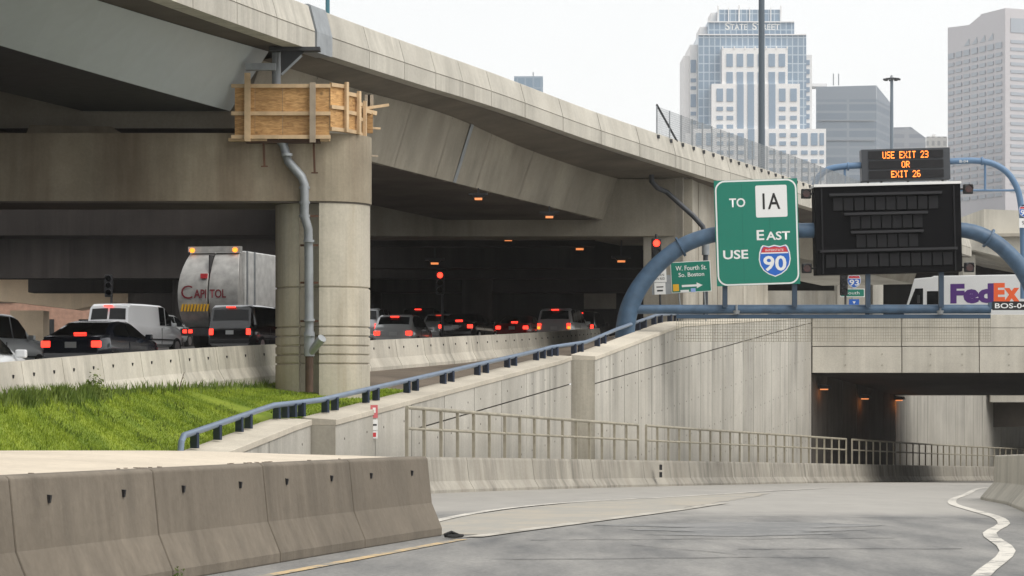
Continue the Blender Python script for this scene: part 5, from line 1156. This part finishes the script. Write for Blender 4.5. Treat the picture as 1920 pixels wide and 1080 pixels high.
# grey-blue slab tower
D = 1060.0; k = D/FPX
t2 = thing('office_tower', 'broad dark blue-grey tower with chamfered corner, right of the stepped tower', 'building', (far(1590, D), D, 3.7))
gm = glassy('banded_slab', (.205, .245, .29), (.245, .28, .32), 200, 3.9, .55)
q = [(far(1530, D), D), (far(1643, D), D), (far(1672, D + 30), D + 30), (far(1672, D+60), D + 60), (far(1530, D+60), D + 60)]
MB().prism([(x, y, 3.7) for x, y in q], (0, 0, fz(186, D) - 3.7)).build('tower_body', gm, t2)
c1 = [(1530, 0, 163), (1643, 0, 160), (1643, 58, 160), (1530, 58, 163)]
v_ = [Vector((far(px, D + dy), D + dy, fz(186, D))) for px, dy, _ in c1] + [Vector((far(px, D + dy), D + dy, fz(pt_, D))) for px, dy, pt_ in c1]
MB().add(v_, [(0, 1, 2, 3), (4, 5, 6, 7), (0, 1, 5, 4), (1, 2, 6, 5), (2, 3, 7, 6), (3, 0, 4, 7)]).build('crown', simple('slab_crown', (.23, .265, .31), .6), t2)
c1 = [(1643.3, .3, 160), (1672, 30, 181), (1672, 58, 181), (1643.3, 58, 160)]
v_ = [Vector((far(px, D + dy), D + dy, fz(186, D))) for px, dy, _ in c1] + [Vector((far(px, D + dy), D + dy, fz(pt_, D))) for px, dy, pt_ in c1]
MB().add(v_, [(0, 1, 2, 3), (4, 5, 6, 7), (0, 1, 5, 4), (1, 2, 6, 5), (2, 3, 7, 6), (3, 0, 4, 7)]).build('crown_facet', simple('slab_facet', (.24, .275, .32), .6), t2)
for py in (225, 262): MB().b(far(1533, D), far(1640, D), D - .4, D - .05, fz(py + 2, D), fz(py, D)).build('spandrel_band', simple('spandrel', (.24, .265, .295), .6), t2)
MB().b(far(1531, D), far(1573, D), D + 40, D + 50, fz(162, D + 40), fz(156.5, D + 40)).build('plant_room', ms, t2)
m = MB()
for px in (1574, 1584): m.tube([(far(px, D), D + 20, fz(160, D+20)), (far(px, D), D + 20, fz(138, D + 20))], .25, 6)
m.build('antenna', M['galv'], t2)
D = 1150.0
t3 = thing('office_building', 'lower grey tower with sloping roof edge behind the high mast', 'building', (far(1700, D), D, 3.7))
MB().prism([(far(1676, D), D, 3.7), (far(1735, D), D, 3.7), (far(1735, D), D, fz(258, D)), (far(1708, D), D, fz(238, D)), (far(1676, D), D, fz(239, D))], (0, 30, 0)).build('tower_body', glassy('banded_low', (.24, .26, .30), (.29, .31, .34), 200, 4.2, 1.2), t3)
MB().b(far(1680, D), far(1702, D), D + 5, D + 20, fz(239, D), fz(236.5, D)).build('plant_room', ms, t3)
t4 = thing('office_building', 'pale distant block peeping out beside the lit orange sign', 'building', (far(1755, 1250), 1250, 3.7))
MB().b(far(1738, 1250), far(1776, 1250), 1250, 1270, 3.7, fz(256, 1250)).build('tower_body', glassy('pale_block', (.34, .34, .34), (.5, .5, .48), 3, 4, .8), t4)
MB().b(far(1752, 1250), far(1757, 1250), 1255, 1258, fz(256, 1250), fz(250, 1250)).build('chimney', ms, t4)
t5 = thing('office_building', 'blue glass block peeping over the viaduct parapet', 'building', (far(985, 900), 900, 3.7))
MB().b(far(964, 900), far(1018, 900), 900, 925, 3.7, fz(143, 900)).build('tower_body', glassy('blue_block', (.22, .30, .38), (.28, .35, .42), 3, 4, .3), t5)
MB().tube([(far(1000, 900), 905, fz(143, 900)), (far(1000, 900), 905, fz(132, 900))], .22, 6).build('antenna', M['galv'], t5)
# aluminium clad tower at the right
D = 1150.0; k = D/FPX
cx_, cy_ = far(1885, D), D; lv = Vector((-9.5, 23, 0)).normalized(); rv = Vector((23, 9.5, 0)).normalized()
LW = (Vector((far(1782, 1197), 1197, 0)) - Vector((cx_, cy_, 0))).length; RW = 70
al = simple('pale_aluminium', (.51, .49, .505), .45, .1); aw = simple('haze_pale_glass', (.36, .395, .44), .3)  # window tone paled by haze in its colour
t6 = thing('office_tower', 'pale aluminium tower with rows of recessed windows at the right edge', 'building', (cx_, cy_, 3.7))
def corner(u, v): return Vector((cx_, cy_, 0)) + lv*u + rv*v
def zat(py): return fz(py, D)
MB().prism([corner(0, 0) + Vector((0, 0, 3.7)), corner(0, RW) + Vector((0, 0, 3.7)), corner(LW, RW) + Vector((0, 0, 3.7)), corner(LW, 0) + Vector((0, 0, 3.7))], (0, 0, zat(72) - 3.7)).build('tower_body', al, t6)
MB().prism([corner(0, 0) + Vector((0, 0, zat(72))), corner(0, RW) + Vector((0, 0, zat(72))), corner(LW*.42, RW) + Vector((0, 0, zat(72))), corner(LW*.42, 0) + Vector((0, 0, zat(72)))], (0, 0, zat(15) - zat(72))).build('crown', al, t6)
c0, c1 = corner(LW*.42, 0), corner(LW, 0)
MB().prism([Vector((c0.x, c0.y, zat(72))), Vector((c1.x, c1.y, zat(72))), Vector((c1.x, c1.y, zat(25))), Vector((*(corner(LW*.62, 0).xy), zat(30))), Vector((c0.x, c0.y, zat(17)))], rv*30).build('crown_slope', al, t6)
wn = MB().box((0, 0, 0), (1, 1, 1)).mesh('window'); wn.materials.append(aw)
an = math.atan2(lv.y, lv.x)
def tw_win(u, wd, z0_, z1_): c = corner(u, 0); o = inst('window', wn, t6, Vector((c.x, c.y, (z0_+z1_)/2)) - t6.location, (wd, 1.0, z1_ - z0_), (0, 0, an)); return o
pitch = LW/7.25
for r_ in range(21):
    zt_ = zat(77) - r_*13.9*k - (0 if r_ == 0 else 5*k); hgt = (11*k if r_ == 0 else 7*k)
    for c_ in range(7): tw_win(LW*.035 + pitch*(c_ + .5), pitch*.72, zt_ - hgt, zt_)
for c_ in range(4):
    a_, b_, d_ = corner(LW*.19 + pitch*(c_ + .05), 0), corner(LW*.19 + pitch*(c_ + .72), 0), corner(LW*.19 + pitch*(c_ + .1), 0); n_ = -rv*.3
    MB().prism([Vector((a_.x, a_.y, zat(69))) + n_, Vector((b_.x, b_.y, zat(69))) + n_, Vector((d_.x, d_.y, zat(57))) + n_], rv*.28).build('gable_vent', aw, t6)
for r_ in range(22):
    z_ = zat(60) - r_*14*k
    if r_ == 0: MB().prism([corner(-.3, 3) + Vector((0, 0, zat(60))), corner(-.3, RW - 2) + Vector((0, 0, zat(60))), corner(-.3, RW - 2) + Vector((0, 0, zat(33))), corner(-.3, 3) + Vector((0, 0, zat(33)))], lv*.25).build('plant_screen', aw, t6)
    else: MB().prism([corner(-.3, 3) + Vector((0, 0, z_ - 6*k)), corner(-.3, RW - 2) + Vector((0, 0, z_ - 6*k)), corner(-.3, RW - 2) + Vector((0, 0, z_)), corner(-.3, 3) + Vector((0, 0, z_))], lv*.25).build('window_band', aw, t6)

# ------------------------------------------------------------------ small things
db = thing('tyre_scrap', 'black scrap of tyre lying at the barrier end', 'debris', P(850, 1010, 25.6))
db.location.z = zr(25.6) + .014
V = [(.10*math.cos(an)*(1 + .2*math.sin(3*an)), .09*math.sin(an), 0) for an in np.linspace(0, 6.28, 12)[:-1]]
m = MB(); m.prism(V, (.02, .01, .035)); m.build('rubber_piece', M['tyre'], db, local=True, bevel=.015)
MB().tube([(-.10, 0, .03), (-.02, .03, .055), (.07, -.02, .03)], [.015, .02, .01], 6).build('tread_strip', M['tyre'], db, local=True, smooth=True)
V = []
for kx in range(60):
    c = np.array((random.gauss(0, .04), random.gauss(0, .05), abs(random.gauss(0, .05)))); s_ = .02
    for q_ in range(3): V.append(c + rng.uniform(-s_, s_, 3))
jw = thing('weed_plant', 'tiny weed growing at the foot of a barrier joint', 'plant', (gx(18.62) + .02, 18.62, zr(18.62)))
o = tri_obj('foliage', np.array(V), M['weed']); o.parent = jw
MB().tube([(0, 0, 0), (.01, 0, .06)], [.006, .003], 5).build('stem', M['weed'], jw, local=True)

# ------------------------------------------------------------------ haze
hz = MB().b(-640, 740, -70, 1540, -13, 260).build('haze', bpy.data.materials.new('haze_air')); hz['kind'] = 'stuff'
hm_ = hz.data.materials[0]; hm_.use_nodes = True; n_ = hm_.node_tree; n_.nodes.clear()
vo = n_.nodes.new('ShaderNodeVolumePrincipled'); vo.inputs['Color'].default_value = (.97, .985, 1, 1); vo.inputs['Density'].default_value = .00014; vo.inputs['Anisotropy'].default_value = 0
oo = n_.nodes.new('ShaderNodeOutputMaterial'); n_.links.new(vo.outputs[0], oo.inputs['Volume'])
